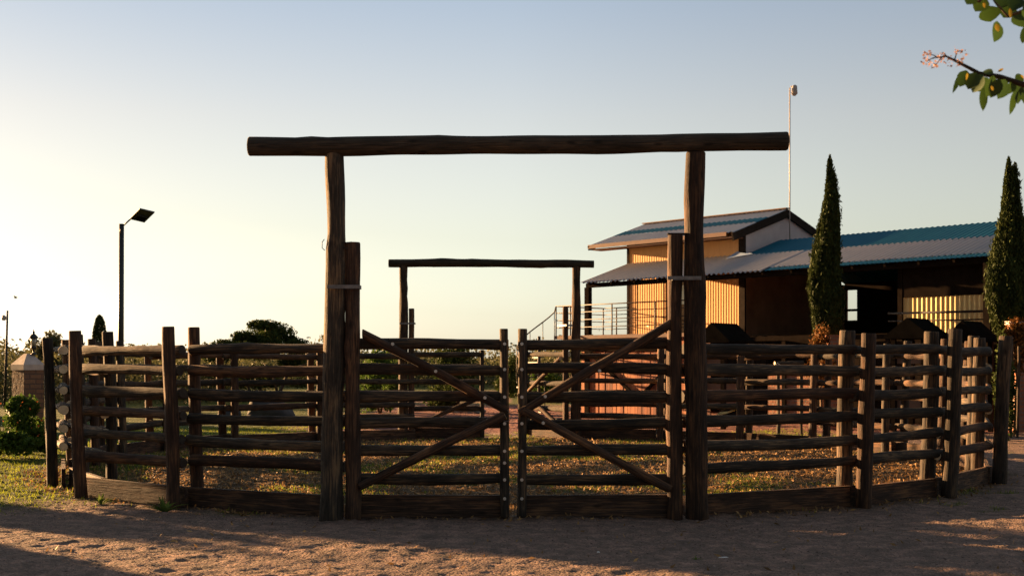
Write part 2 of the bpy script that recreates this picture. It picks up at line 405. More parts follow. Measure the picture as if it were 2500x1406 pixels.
# grass blades and straw litter scattered over it
def scatter(n, x0, x1, y0, y1, seed, power=1.0):
    rg = np.random.default_rng(seed); x = rg.uniform(x0, x1, n); y = y0 + (y1 - y0) * rg.uniform(0, 1, n) ** power
    return x, y, rg
def blades(name, x, y, hgt, wid, mat, seed, lean=.5):
    rg = np.random.default_rng(seed); n = len(x); z = gheight(x, y) - .004
    th = rg.uniform(0, 6.283, n); h = hgt * rg.uniform(.4, 1.3, n); ln = rg.normal(0, lean, (n, 2)) * h[:, None]
    wx = np.cos(th) * wid; wy = np.sin(th) * wid
    v = np.empty((n, 3, 3)); v[:, 0] = np.stack([x - wx, y - wy, z], -1); v[:, 1] = np.stack([x + wx, y + wy, z], -1)
    v[:, 2] = np.stack([x + ln[:, 0], y + ln[:, 1], z + h], -1)
    me = bpy.data.meshes.new(name); me.vertices.add(3 * n); me.vertices.foreach_set('co', v.astype(np.float32).ravel())
    me.loops.add(3 * n); me.loops.foreach_set('vertex_index', np.arange(3 * n, dtype=np.int32))
    me.polygons.add(n); me.polygons.foreach_set('loop_start', np.arange(0, 3 * n, 3, dtype=np.int32)); me.update(calc_edges=True)
    me.materials.append(mat); at = me.attributes.new('tint', 'FLOAT', 'POINT'); at.data.foreach_set('value', np.repeat(rg.uniform(0, 1, n), 3).astype(np.float32))
    o = bpy.data.objects.new(name, me); col.objects.link(o); return o
x, y, rg = scatter(150000, -9.5, 8, 8.6, 31, 3, 1.3)
g, ip, rd = zones(x, y); k = rg.uniform(0, 1, len(x)) < g * .95
o = blades('grass', x[k], y[k], .045, .006, M['grass'], 4)
tag(o, 'short green grass on the left lawn and in patches inside the pen', 'grass', kind='stuff')
x, y, rg = scatter(66000, -7, 7, 9, 26, 5, 1.1)
g, ip, rd = zones(x, y); k = rg.uniform(0, 1, len(x)) < ip * .8 + .012
x = x[k]; y = y[k]
o = leaf_mesh('straw_litter', np.stack([x, y, gheight(x, y) + .010], -1), .019, M['straw'], None, 6, 3.2)
tag(o, 'dry straw and leaf litter strewn over the soil of the pen', 'litter', kind='stuff')
# gravel
x, y, rg = scatter(26000, -6.5, 7.5, 8.4, 14.5, 8, .9)
k = np.hypot(x - PEN[0], y - PEN[1]) > PR + .2; x = x[k]; y = y[k]; n = len(x)
sz = .005 + .008 * rg.random(n) ** 3
base = np.array([(0, 0, .8), (1, 0, 0), (0, 1, 0), (-1, 0, 0), (0, -1, 0)], dtype=float)
ang = rg.uniform(0, 6.28, n); ca, sa = np.cos(ang), np.sin(ang)
bx = base[None, :, 0] * rg.uniform(.7, 1.4, (n, 1)); by = base[None, :, 1] * rg.uniform(.7, 1.4, (n, 1))
v = np.stack([x[:, None] + sz[:, None] * (bx * ca[:, None] - by * sa[:, None]), y[:, None] + sz[:, None] * (bx * sa[:, None] + by * ca[:, None]), (gheight(x, y) - .002)[:, None] + sz[:, None] * base[None, :, 2]], -1)
tri = np.array([(0, 1, 2), (0, 2, 3), (0, 3, 4), (0, 4, 1)])
fi = (np.arange(n)[:, None, None] * 5 + tri[None]).reshape(-1, 3).astype(np.int32)
me = bpy.data.meshes.new('gravel'); me.vertices.add(5 * n); me.vertices.foreach_set('co', v.astype(np.float32).ravel())
me.loops.add(fi.size); me.loops.foreach_set('vertex_index', fi.ravel()); me.polygons.add(len(fi)); me.polygons.foreach_set('loop_start', np.arange(0, fi.size, 3, dtype=np.int32)); me.update(calc_edges=True)
M['gravel'] = leaf_mat('gravel_stones', (.06, .042, .035), (.34, .24, .20), 0)
at = me.attributes.new('tint', 'FLOAT', 'POINT'); at.data.foreach_set('value', np.repeat(rg.random(n) ** 1.5, 5).astype(np.float32)); me.materials.append(M['gravel'])
o = bpy.data.objects.new('gravel', me); col.objects.link(o); tag(o, 'fine pinkish gravel over the dirt in front of the pen', 'gravel', kind='stuff')

# ------------------------------------------------------------------ log pen fence
rnd = random.Random(4)
LOGM = [M['log'], M['cut']]; LOGR = [M['log_red'], M['cut']]; LOGD = [M['log_dark'], M['cut']]
M['cut_dim'] = flat_mat('dimmed_log_end', (.05, .04, .03), .9, 0, .3, 30)  # dark copy of the sawn end, dims rail starts that would catch sun
RL = {31: 6.76, 45.2: 6.73, 59: 6.52, 73.5: 6.40, 88: 6.45, 102.5: 6.70}
def station(th, side, r):
    r += (RL.get(th, PR) if side < 0 else (PR if th < 20 or th > 85 else 6.82 if th > 60 else 6.76)) - PR
    return Vector((PEN[0] + side * r * math.sin(R(th)), PEN[1] - r * math.cos(R(th)), 0))
RAILZ = [1.685, 1.45, 1.20, .955, .715, .475]
def fence(side, ths, name_label):
    root = empty('log_fence', (PEN[0] + side * PR, PEN[1], 0)); tag(root, name_label, 'fence', 'log fences of the round pen')
    inv = Matrix.Translation(-root.location)
    for i, th in enumerate(ths):
        end = i in (0, len(ths) - 1)
        if not end:
            po = .135 if side > 0 and th < 70 else .185
            for rr, lean in ((PR + po, .085), (PR - po, .055)):
                b = station(th, side, rr); t = station(th, side, rr + lean)
                h = rnd.uniform(1.84, 1.93); r0 = rnd.uniform(.064, .074) if side < 0 or th > 100 else rnd.uniform(.080, .09)
                t.z = h; b.z = -.05
                t += Vector((rnd.uniform(-.015, .015), rnd.uniform(-.015, .015), 0))
                MB().log(b, t, r0 * 1.04, r0 * .95, wob=.006, knots=3, rng=rnd, bend=.012).build('post', LOGM if rnd.random() < .6 else LOGR, root, inv=inv)
        if i == len(ths) - 1: break
        off = 0 if side > 0 and i < 4 else .058 if i % 2 else -.058
        a = station(th, side, PR + off); b = station(ths[i + 1], side, PR + off)
        d = (b - a).normalized()
        ea = .10 if i == 0 else -.01 if side > 0 or i < 2 else .16; eb = .10 if i == len(ths) - 2 else (-.0 if i == 0 else .32 if i < 4 else .12) if side < 0 else .03
        for z in RAILZ:
            za = z + rnd.uniform(-.02, .02); zb = z + rnd.uniform(-.02, .02)
            p = a - d * (ea + rnd.uniform(-.03, .05)); q_ = b + d * (eb + rnd.uniform(-.03, .05)); p.z = za; q_.z = zb
            r = rnd.uniform(.051, .061); flip = rnd.random() < .5
            # the far end is sawn at a slant that faces the approach
            c1 = (d * .12 + Vector((-.75, -.66, 0))) if side < 0 and 0 < i < 4 else d
            c0 = (-d * .6 + Vector((-.45, -.45, 0))) if side < 0 and 1 < i < 5 else -d
            MB().log(p, q_, r * (.92 if flip else 1.06), r * (1.06 if flip else .92), wob=rnd.uniform(.004, .008), knots=rnd.randint(2, 6), rng=rnd, bend=rnd.uniform(.004, .018), cut0=c0, cut1=c1, end0=1 if (i in (2, 3) and side > 0) or (i in (2, 3, 4) and side < 0) else 2).build('rail', (LOGM if rnd.random() < .7 else LOGR) + [M['cut_dim']], root, inv=inv)
        m = MB(); p = a - d * .08; q_ = b + d * .12; p.z = q_.z = .09 + rnd.uniform(-.01, .01)
        m.beam(p, q_, .05, .24, rng=rnd); m.build('kickboard', M['log_red'], root, inv=inv)
    return root
TL = [14.9, 31, 45.2, 59, 73.5, 88, 102.5, 116, 130, 146, 162.5]
TR = [14.9, 33, 46.8, 64, 78, 94, 109.5, 125.3, 139.5, 154, 168.2]
fence(-1, TL, 'left half of the round log pen, sawn rail ends bright at its outer posts')
fence(1, TR, 'right half of the round log pen, in front of the barn, rails between paired posts')

# ------------------------------------------------------------------ gateways and gates
def gateway(xl, xr, Y, zt, r, xb0, xb1, zb0, zb1, label, dy=0.0, lean=0.04, rs=1.0):
    root = empty('gateway_frame', ((xl + xr) / 2, Y, 0)); tag(root, label, 'gateway', 'log gateways of the pen')
    inv = Matrix.Translation(-root.location)
    MB().log((xl - lean, Y, -.06), (xl, Y, zt), r * 1.17, r * .93, 20, .011, 6, rng=rnd, bend=.022).build('post', LOGM, root, inv=inv)
    MB().log((xr + lean * .5, Y + dy, -.06), (xr, Y + dy, zt), r * 1.17, r * .98, 20, .010, 6, rng=rnd, bend=.018).build('post', LOGR, root, inv=inv)
    MB().log((xb0, Y - .02, zb0), (xb1, Y + dy - .02, zb1), r * .97, r * .90, 20, .006, 8, rng=rnd, bend=.014).build('crossbeam', LOGD, root, inv=inv)
    return root, inv
GY0 = 12.5
gw, inv = gateway(PX(817, GY0), PX(1698, GY0), GY0, 3.60, .0975, PX(608, GY0), PX(1922, GY0), PZ(359, GY0), PZ(346, GY0), 'tall dark near gateway, two posts under a thick crossbeam reaching past both sides')
# small wire loops on the left post
m = MB(); cx = PX(795, GY0)
m.tube([(cx - .008, GY0 - .03, PZ(585, GY0)), (cx - .03, GY0 - .03, PZ(592, GY0)), (cx - .03, GY0 - .03, PZ(606, GY0)), (cx - .005, GY0 - .03, PZ(612, GY0))], .004, 6)
m.tube([(PX(838, GY0), GY0 - .06, PZ(593, GY0)), (PX(850, GY0), GY0 - .07, PZ(596, GY0)), (PX(860, GY0), GY0 - .06, PZ(592, GY0))], .005, 6)
m.tube([(PX(838, GY0), GY0 - .06, PZ(606, GY0)), (PX(850, GY0), GY0 - .07, PZ(609, GY0))], .006, 6)
m.build('wire_tie', M['rusty'], gw, inv=inv)

def gate_leaf(label, hx, lx, htop, side, braces, strapx, strapz, bolts_extra, hr=.074, s=1.0, far=False, rz=0.0, loc=None, cat='gate', strap=True, rails=(1.715, 1.465, 1.195, .935, .665, .385), group='log gate leaves'):
    """built in a local frame whose origin is the foot of the hinge post, x towards the latch"""
    root = empty('log_gate', loc, rz); tag(root, label, cat, group)
    W = abs(lx - hx) * side
    hp = MB().log((0, 0, -.02), (-side * .005, 0, htop), hr * 1.05, hr * .97, 18, .007, 5, rng=rnd, bend=.012).build('hinge_post', LOGR, root)
    lp = MB().log((W, 0, .015), (W - side * .012, 0, 1.865 * s), .046, .043, 14, .005, 3, rng=rnd, bend=.006).build('latch_post', LOGM, root)
    yb = .052
    for z in rails:
        MB().log((-side * .05, yb, z * s + rnd.uniform(-.012, .012)), (W + side * .035, yb, z * s + rnd.uniform(-.012, .012)), .056, .052, 14, .005, 3, rng=rnd, bend=.012).build('rail', LOGM, root)
    m = MB(); m.beam((-side * .04, yb, .115), (W + side * .03, yb, .105), .05, .235, rng=rnd); m.build('kickboard', M['log_red'], root)
    for (xa, za, xb, zb) in braces:
        xa_, xb_ = xa * side, xb * side
        MB().log((xa_, -.06, za), (xb_, -.055, zb), .046, .040, 12, .005, 2, rng=rnd, bend=.010, cut0=Vector((-side * 1.0, 0, .0)) if za > 1.5 else None).build('brace', LOGR, root)
    if not far:
        for z in list(rails) + bolts_extra:
            m = MB(); c = Vector((W - side * .004, -.052, z)); 
            m.tube([c, c + Vector((0, -.004, 0))], .016, 12, 0); m.tube([c + Vector((0, -.003, 0)), c + Vector((0, -.013, 0))], .008, 6, 0)
            m.build('bolt', M['bolt'], lp)
        for (bxx, bz) in strapx:
            m = MB(); c = Vector((bxx * side, -.108, bz)); m.tube([c, c + Vector((0, -.004, 0))], .016, 12); m.tube([c + Vector((0, -.003, 0)), c + Vector((0, -.013, 0))], .008, 6)
            m.build('bolt', M['bolt'], root)
    if strap:
        m = MB()
        x0, x1 = (-.235, .082) if side > 0 else (-.085, .24)
        if side < 0: x0, x1 = -.09, .24
        z = strapz
        m.box((x0, -.135, z - .018), (x1, -.127, z + .018)); m.tube([(x0 + .03, -.140, z), (x0 + .03, -.134, z)], .012, 8); m.tube([(x1 - .03, -.140, z), (x1 - .03, -.134, z)], .012, 8)
        m.box((x0 + .05, -.127, z - .018), (x0 + .06, .0, z + .018)); m.box((x1 - .012, -.127, z - .018), (x1 - .002, .02, z + .018))
        m.build('hinge_strap', M['steel'], root)
    return root
hl = PX(862, GY0); hrx = PX(1648, GY0)
W1 = abs(PX(1233, GY0) - hl); W2 = abs(hrx - PX(1273, GY0))
g1 = gate_leaf('closed left leaf of the near double gate, on a tall reddish hinge post', hl, PX(1233, GY0), PZ(592, GY0), 1,
    [(.10, PZ(815, GY0), W1 + .02, PZ(1002, GY0)), (W1 + .0, PZ(1012, GY0), .07, PZ(1186, GY0))],
    [(.40, PZ(840, GY0)), (.82, PZ(906, GY0)), (1.30, PZ(970, GY0))], PZ(702, GY0), [.20, .55], loc=(hl, GY0, 0))
g2 = gate_leaf('closed right leaf of the near double gate, on a knotty sunlit hinge post', hrx, PX(1273, GY0), PZ(573, GY0), -1,
    [(.06, PZ(792, GY0), W2 + .02, PZ(1008, GY0)), (W2 - .02, PZ(1000, GY0), .05, PZ(1192, GY0))],
    [(1.28, PZ(967, GY0)), (1.3, PZ(1031, GY0)), (.75, PZ(905, GY0))], PZ(681, GY0), [.20], loc=(hrx, GY0, 0))
# metal cap strap between the right hinge post and the gateway
m = MB(); m.box((-.075, -.05, PZ(573, GY0) - .002), (.20, .03, PZ(573, GY0) + .012)); m.build('cap_strap', M['dark_trim'], g2)
# chain round the latch posts
m = MB()
for k in range(26):
    t = 2 * PI * k / 26; c = Vector((PX(1236, GY0) + .048 * math.cos(t), GY0 - .075 + .01 * math.sin(3 * t), PZ(1014, GY0) + .055 * math.sin(t)))
    tg = Vector((-math.sin(t), 0, math.cos(t))); nn = Vector((0, 1, 0)) if k % 2 else Vector((math.cos(t), 0, math.sin(t)))
    m.tube([c + tg * .009 * math.cos(a) + nn * .005 * math.sin(a) for a in [i * PI / 4 for i in range(9)]], .0018, 5, caps=False)
m.tube([(PX(1240, GY0), GY0 - .08, PZ(1008, GY0)), (PX(1255, GY0), GY0 - .07, PZ(1003, GY0)), (PX(1270, GY0), GY0 - .06, PZ(1006, GY0))], .004, 6)
ch = m.build('chain', M['steel']); tag(ch, 'small steel chain looped round the latch posts of the near gate', 'chain')

# far gateway, seen through the near one
YF = 26.1
fl, fr = PX(985, YF), PX(1407, YF)
gwf, invf = gateway(fl, fr, YF, PZ(648, YF), .088, PX(949, YF), PX(1450, YF), PZ(643, YF), PZ(645, YF), 'smaller looking far gateway framed by the near one, crossbeam on two posts', lean=.0)
g3 = gate_leaf('closed leaf of the far gate, dark against the grass, left of the open one', PX(1005, YF), PX(1178, YF), PZ(753, YF), 1,
    [(.08, 1.66, 1.42, .9), (1.40, .85, .06, .25)], [], PZ(790, YF), [], .06, .98, True, 0, (PX(1005, YF), YF, 0), group='far log gate leaves', rails=(1.78, 1.52, 1.2, .9, .62, .36))
g4 = gate_leaf('open leaf of the far gate swung outwards, its pale rails sunlit', 0, 1.5, PZ(748, YF), -1,
    [(.08, 1.66, 1.42, .9), (1.40, .85, .06, .25)], [], PZ(795, YF), [], .06, .98, True, R(-58), (PX(1380, YF), YF, 0), group='far log gate leaves', rails=(1.78, 1.46, 1.17, .9, .62, .36))

# ------------------------------------------------------------------ barn
BP = Vector((PX(1535, 42), 42, 0)); BA = math.atan2(-.73, .683)
barn = empty('barn', BP, BA); tag(barn, 'long barn with cream tower and low grey and blue metal roof', 'barn')
def corrug(x0, x1, z0, z1, y=0.0, per=.11, amp=.012, stepf=6, slope=None, zfun=None, nrow=1):
    """corrugated sheet: x along, either vertical (slope None) or rising over y with slope"""
    m = MB(); n = max(2, int((x1 - x0) / per * stepf)); V = []
    for j in range(nrow + 1):
        for i in range(n + 1):
            xx = x0 + (x1 - x0) * i / n; d = amp * math.sin(2 * PI * xx / per)
            if slope is None: V.append((xx, y + d, z0 + (z1 - z0) * j / nrow))
            else:
                vv = z0 + (z1 - z0) * j / nrow; V.append((xx, vv, y + slope * vv + d))
    Fc = []
    for j in range(nrow):
        for i in range(n):
            a = j * (n + 1) + i; Fc.append((a, a + 1, a + n + 2, a + n + 1))
    m.add(V, Fc, 0, None, .5, True); return m
def bpart(m, name, mat, parent=barn): return m.build(name, mat, parent)
TW = 4.6; TD = 4.4; TH = 5.62
bpart(corrug(0, TW, 2.5, TH, 0, .10, .0035), 'front_cladding', M['cream_sheet'])
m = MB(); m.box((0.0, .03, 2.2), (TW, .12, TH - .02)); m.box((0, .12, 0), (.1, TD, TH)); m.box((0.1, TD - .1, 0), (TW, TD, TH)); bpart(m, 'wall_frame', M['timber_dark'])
sl_t = (6.42 - 5.50) / 2.8
# right gable: pale render above the low roof, brown cladding below
def gable_poly(u, th, ytop, zlow, mat, name):
    m = MB(); pts = [(0, zlow), (TD, zlow), (TD, TH - .05), (TD / 2, ytop), (0, TH - .05)]
    V = [(u, a, b) for a, b in pts] + [(u + th, a, b) for a, b in pts]; n = len(pts)
    Fc = [tuple(range(n)), tuple(reversed(range(n, 2 * n)))] + [(i, i + n, (i + 1) % n + n, (i + 1) % n) for i in range(n)]
    m.add(V, Fc); return bpart(m, name, mat)
gable_poly(TW, .06, 6.30, 2.5, M['stucco'], 'gable_wall')
gable_poly(-.01, .05, 6.30, 2.5, M['cream_sheet'], 'end_wall')
m = MB(); m.box((TW + .065, .03, 0), (TW + .10, TD, 4.78)); m.box((TW + .065, TD + .002, 0), (TW + .10, 5.7, 4.19)); 
M['warm_board'] = flat_mat('warm_brown_boards', (.30, .175, .11), .9, 0, .25, 1.5, .2, .1); bpart(m, 'lower_side_wall', M['warm_board'])
m = MB(); m.box((TW - .10, -.045, 2.5), (TW + .125, -.004, TH)); m.box((TW + .065, -.003, 2.5), (TW + .125, .025, TH)); bpart(m, 'corner_board', M['dark_trim'])
m = MB(); m.box((-.06, -.03, 2.5), (.02, .03, TH)); m.box((.27, -.02, 2.5), (.29, -.013, 4.6)); m.box((1.50, -.03, 2.5), (1.56, -.015, 4.7)); bpart(m, 'sheet_seam', M['dark_trim'])
# door and small window
m = MB(); m.box((1.66, -.045, 2.5), (2.55, -.015, 4.42)); dr = bpart(m, 'door', M['dark_trim'])
m = MB(); m.box((2.05, -.058, 3.45), (2.45, -.047, 4.05)); bpart(m, 'pane', M['glass'], dr)
# tower roof: two slopes of sheet with a blue run, fascia and rake boards
U0, U1 = -1.25, 4.74; E0 = -.62
def slope_sheet(u0, u1, v0, v1, zc, sl, mat, name, per=.2, amp=.014, th=.03):
    m = corrug(u0, u1, v0, v1, zc, per, amp, 5, sl, nrow=3); return bpart(m, name, mat)
zc = 5.52 - sl_t * E0
slope_sheet(U0, U1, E0, .55, zc, sl_t, M['grey_sheet'], 'tower_roof_sheet')
slope_sheet(U0, U1, .55, 1.15, zc + .006, sl_t, M['blue_sheet'], 'tower_roof_sheet')
slope_sheet(U0, U1, 1.15, 2.2, zc, sl_t, M['grey_sheet'], 'tower_roof_sheet')
zr = zc + sl_t * 2.2
slope_sheet(U0, U1, 2.2, 5.0, zr + sl_t * 2.2, -sl_t, M['grey_sheet'], 'tower_roof_sheet')
m = MB(); m.box((U0, E0 - .03, 5.41), (U1 - .25, E0 + .0, 5.535)); m.box((U0 + .0, E0 + .0, 5.40), (U0 + .05, E0 + .3, 5.50)); bpart(m, 'fascia', M['rust_trim'])
m = MB(); m.beam((U1 - .02, E0 - .02, zc + sl_t * E0 - .15), (U1 - .02, 2.2, zr - .15), .06, .24); bpart(m, 'rake_board', M['dark_trim'])
m = MB(); m.beam((U1 - .02, 2.2, zr - .15), (U1 - .02, 5.0, zr - sl_t * 2.8 - .15), .06, .24); bpart(m, 'rake_board', M['dark_trim'])
m = MB(); m.beam((U0 + .02, E0 - .02, zc + sl_t * E0 - .10), (U0 + .02, 2.2, zr - .10), .05, .14); bpart(m, 'rake_board', M['dark_trim'])
m = MB(); m.box((U0 + .06, E0 + .02, 5.36), (U1 - .06, -.05, 5.395)); bpart(m, 'soffit', M['rust_trim'])
m = MB(); m.beam((U0, 2.2, zr + .02), (U1, 2.2, zr + .02), .22, .03); bpart(m, 'ridge_cap', M['rust_trim'])
# low roof
EV = -2.2; sl_l = (4.87 - 4.17) / 2.2; z0l = 4.17 - sl_l * EV; UE = 19.0; RV = 1.75
slope_sheet(0, TW + .1, EV - .1, .02, z0l, sl_l, M['grey_sheet'], 'low_roof_sheet', .17, .030)
slope_sheet(TW + .1, 7.0, EV - .1, -.1, z0l, sl_l, M['grey_sheet'], 'low_roof_sheet', .17, .030)
slope_sheet(7.0, UE, EV + .22, -.1, z0l, sl_l, M['grey_sheet'], 'low_roof_sheet', .17, .030)
slope_sheet(7.0, UE, EV - .1, EV + .22, z0l + .004, sl_l, M['blue_sheet'], 'low_roof_sheet', .13, .010)
slope_sheet(TW + .1, UE, -.1, RV, z0l + .004, sl_l, M['blue_sheet'], 'low_roof_sheet', .17, .012)
zrl = z0l + sl_l * RV
slope_sheet(TW + .1, UE, RV, 5.7, zrl + sl_l * RV, -sl_l, M['blue_sheet'], 'low_roof_sheet', .17, .012)
m = MB(); V = [(TW - .2, -.50, z0l + sl_l * -.50 + .05), (TW + .5, -.15, z0l + sl_l * -.15 + .05), (TW + .12, .06, z0l + sl_l * .06 + .05), (TW - .15, -.05, z0l + .12)]
V2 = [(a, b, c - .02) for a, b, c in V]; m.add(V + V2, [(0, 1, 2, 3), (7, 6, 5, 4), (0, 4, 5, 1), (1, 5, 6, 2), (2, 6, 7, 3), (3, 7, 4, 0)]); bpart(m, 'roof_flashing', M['flashing'])
# eave beam, rafters, posts
m = MB(); m.box((.02, EV + .12, 3.99), (UE, EV + .24, 4.13)); bpart(m, 'eave_beam', M['timber_dark'])
for k in range(20):
    u = .3 + k * .95
    m = MB(); vend = -.05 if u < TW else RV
    m.beam((u, EV - .05, z0l + sl_l * (EV - .05) - .07), (u, vend, z0l + sl_l * vend - .07), .06, .09); bpart(m, 'rafter', M['timber_dark'])
for u in (.22, 9.0, 13.5, 17):
    m = MB(); m.box((u - .09, EV - .06, 0), (u + .09, EV + .10, 3.985)); bpart(m, 'roof_post', M['timber_dark'])
# deck in front of the tower, planked base under it
m = MB(); m.box((-1.15, EV - .15, 2.36), (TW + .05, -.02, 2.47)); bpart(m, 'deck', M['rust_trim'])
m = MB(); r3 = random.Random(9); u = -.05
while u < TW + .5:
    w = r3.uniform(.10, .17); m.box((u, EV - r3.uniform(.0, .02), 0), (u + w - .008, EV + .03, 2.355 - r3.uniform(0, .03)), tint=r3.random(), rng=r3); u += w
bpart(m, 'plank_wall', M['planks'])
m = MB(); m.beam((.1, EV - .05, 2.1), (2.3, EV - .05, .55), .05, .10); m.beam((4.4, EV - .05, 2.15), (2.4, EV - .05, .5), .05, .1); m.box((-.05, EV - .07, 1.95), (TW + .4, EV - .03, 2.06)); bpart(m, 'plank_brace', M['timber_dark'])
# railings
def railing(pts, posts, mat=M['rusty'], zs=(.96, .74, .50, .26), base=2.47):
    rt = MB()
    for zz in zs:
        for a, b in zip(pts[:-1], pts[1:]): rt.tube([(a[0], a[1], base + zz), (b[0], b[1], base + zz)], .021 if zz == zs[0] else .015, 6)
    o = bpart(rt, 'railing', mat)
    for p in posts:
        t = MB(); t.tube([(p[0], p[1], base - .02), (p[0], p[1], base + zs[0])], .023, 6); bpart(t, 'railing_post', mat, o)
railing([(-1.1, EV - .1), (TW, EV - .1)], [(-1.1, EV - .1), (-.45, EV - .1), (1.35, EV - .1), (3.1, EV - .1), (TW - .02, EV - .1)])
railing([(-1.1, EV - .1), (-1.1, -.05)], [(-1.1, -.05)])
railing([(-1.1, -.05), (-.05, -.05)], [(-.5, -.05)])
# curved outside stair with treads and a bent handrail
m = MB(); mr = MB(); sc = Vector((-1.15, -3.02, 0)); prev = []
for k in range(15):
    a = R(92 + k * 17); zt = 2.42 - (k + 1) * .158; rad = .72
    d = Vector((math.cos(a), math.sin(a), 0)); tn = Vector((-d.y, d.x, 0))
    p0 = sc + d * .05; p1 = sc + d * rad
    V = [p0 - tn * .04, p1 - tn * .13, p1 + tn * .13, p0 + tn * .04]
    Vt = [(v.x, v.y, zt) for v in V] + [(v.x, v.y, zt - .04) for v in V]
    m.add(Vt, [(0, 1, 2, 3), (7, 6, 5, 4), (0, 4, 5, 1), (1, 5, 6, 2), (2, 6, 7, 3), (3, 7, 4, 0)])
    prev.append((p1.x, p1.y, zt + .98))
    if k % 2 == 0: mr.tube([(p1.x, p1.y, zt), (p1.x, p1.y, zt + .98)], .013, 6)
m.tube([(sc.x, sc.y, 0), (sc.x, sc.y, 2.45)], .05, 8)
st = bpart(m, 'spiral_stair', M['rusty']); mr.tube([(-1.1, EV - .1, 3.43)] + prev, .022, 6); bpart(mr, 'handrail', M['rusty'], st)
# right part: yellow sheet wall, back wall with a window hole, low brick wall, inner posts, pipes
bpart(corrug(10.85, 13.3, 2.35, 3.27, -1.5, .13, .012, 8), 'yellow_cladding', M['yellow_sheet'])
m = MB(); m.box((10.85, -1.45, 2.2), (13.3, -1.39, 3.26)); m.box((10.86, -1.54, 3.275), (13.28, -1.38, 4.3)); m.box((10.72, -1.55, 0), (10.85, -1.38, 4.3)); m.box((13.3, -1.55, 0), (13.42, -1.38, 4.3)); m.box((10.86, -1.52, 0), (13.28, -1.41, 2.34)); bpart(m, 'inner_frame_and_shade', M['timber_dark'])  # frame posts, with a dark sheet above the yellow for the roof's shade
m = MB()
for zz in (2.86, 2.66): m.tube([(10.6, -1.8, zz), (13.4, -1.8, zz - .02)], .03 if zz > 2.8 else .018, 8)
bpart(m, 'pipe_rail', M['rusty'])
m = MB(); WV = 5.5
wx0, wx1, wz0, wz1 = 10.0, 10.0, 3, 3
def back_px(px): # u of a photo column on the back wall plane
    k = (px - 1250) / F; return (k * (BP.y + .683 * WV) - BP.x - .73 * WV) / (.683 + .73 * k)
w0, w1 = back_px(2064), back_px(2092); Yw = BP.y + .683 * WV - .73 * (w0 + w1) / 2
zt_, zb_ = PZ(708, Yw), PZ(782, Yw)
m.box((TW + .1, WV, 0), (w0, WV + .1, 4.3)); m.box((w1, WV, 0), (UE, WV + .1, 4.3)); m.box((w0, WV, zt_), (w1, WV + .1, 4.3)); m.box((w0, WV, 0), (w1, WV + .1, zb_)); m.box((UE - .1, EV + .2, 0), (UE, WV, 4.2))
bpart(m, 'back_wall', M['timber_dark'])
m = MB(); zm = PZ(757, Yw); m.box((w0, WV + .02, zm - .04), (w1, WV + .06, zm + .04)); m.box((w0 - .06, WV - .03, zb_ - .06), (w1 + .06, WV - .0, zb_)); bpart(m, 'window_bar', M['timber_dark'])
m = MB(); m.box((6.9, EV + .3, 0), (8.45, EV + .5, 1.45)); bpart(m, 'brick_wall', M['brick'])
m = MB(); r8 = random.Random(5)  # added dark planks stand in for the shade of the stalls
for ua, ub, ht in ((5.2, 6.88, 2.35), (8.5, 12.9, 2.15)):
    u = ua
    while u < ub - .05:
        w = min(r8.uniform(.14, .2), ub - u); m.box((u, EV + .3 - r8.uniform(0, .012), 0), (u + w - .008, EV + .36, ht - r8.uniform(0, .02)), tint=r8.random(), rng=r8); u += w
    bpart(m, 'stall_shade_panel', M['timber_dark']); m = MB()
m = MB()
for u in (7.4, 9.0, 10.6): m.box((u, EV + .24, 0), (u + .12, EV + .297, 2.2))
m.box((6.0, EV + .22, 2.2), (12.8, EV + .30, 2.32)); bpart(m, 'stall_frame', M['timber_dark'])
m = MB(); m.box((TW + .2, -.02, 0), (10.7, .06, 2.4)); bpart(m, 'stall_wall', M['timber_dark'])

# mast behind the roof
bm = Vector((BP.x + .683 * 4.84 + .73 * 2.15, BP.y - .73 * 4.84 + .683 * 2.15, 0))
mx, my = bm.x, bm.y
mast = empty('mast', (mx, my, 0)); tag(mast, 'slim white mast with a small round lamp on top, beside the tower gable', 'mast')
m = MB(); m.tube([(0, 0, 4.9), (0, 0, PZ(215, my))], .021, 8); m.build('pole', M['white_pipe'], mast)
m = MB(); zt = PZ(222, my)
m.tube([(.02, 0, zt + .13), (.12, -.02, zt + .13)], .02, 6); m.tube([(.13, -.02, zt + .17), (.14, -.02, zt + .14), (.14, -.02, zt - .10), (.13, -.02, zt - .16)], [.04, .085, .10, .05], 10); m.build('lamp_head', M['white_pipe'], mast)
m = MB(); m.box((.02, -.03, 4.95), (.06, .03, 5.05)); m.box((-.05, -.05, 4.86), (.05, .05, 4.9)); m.build('bracket', M['steel'], mast)

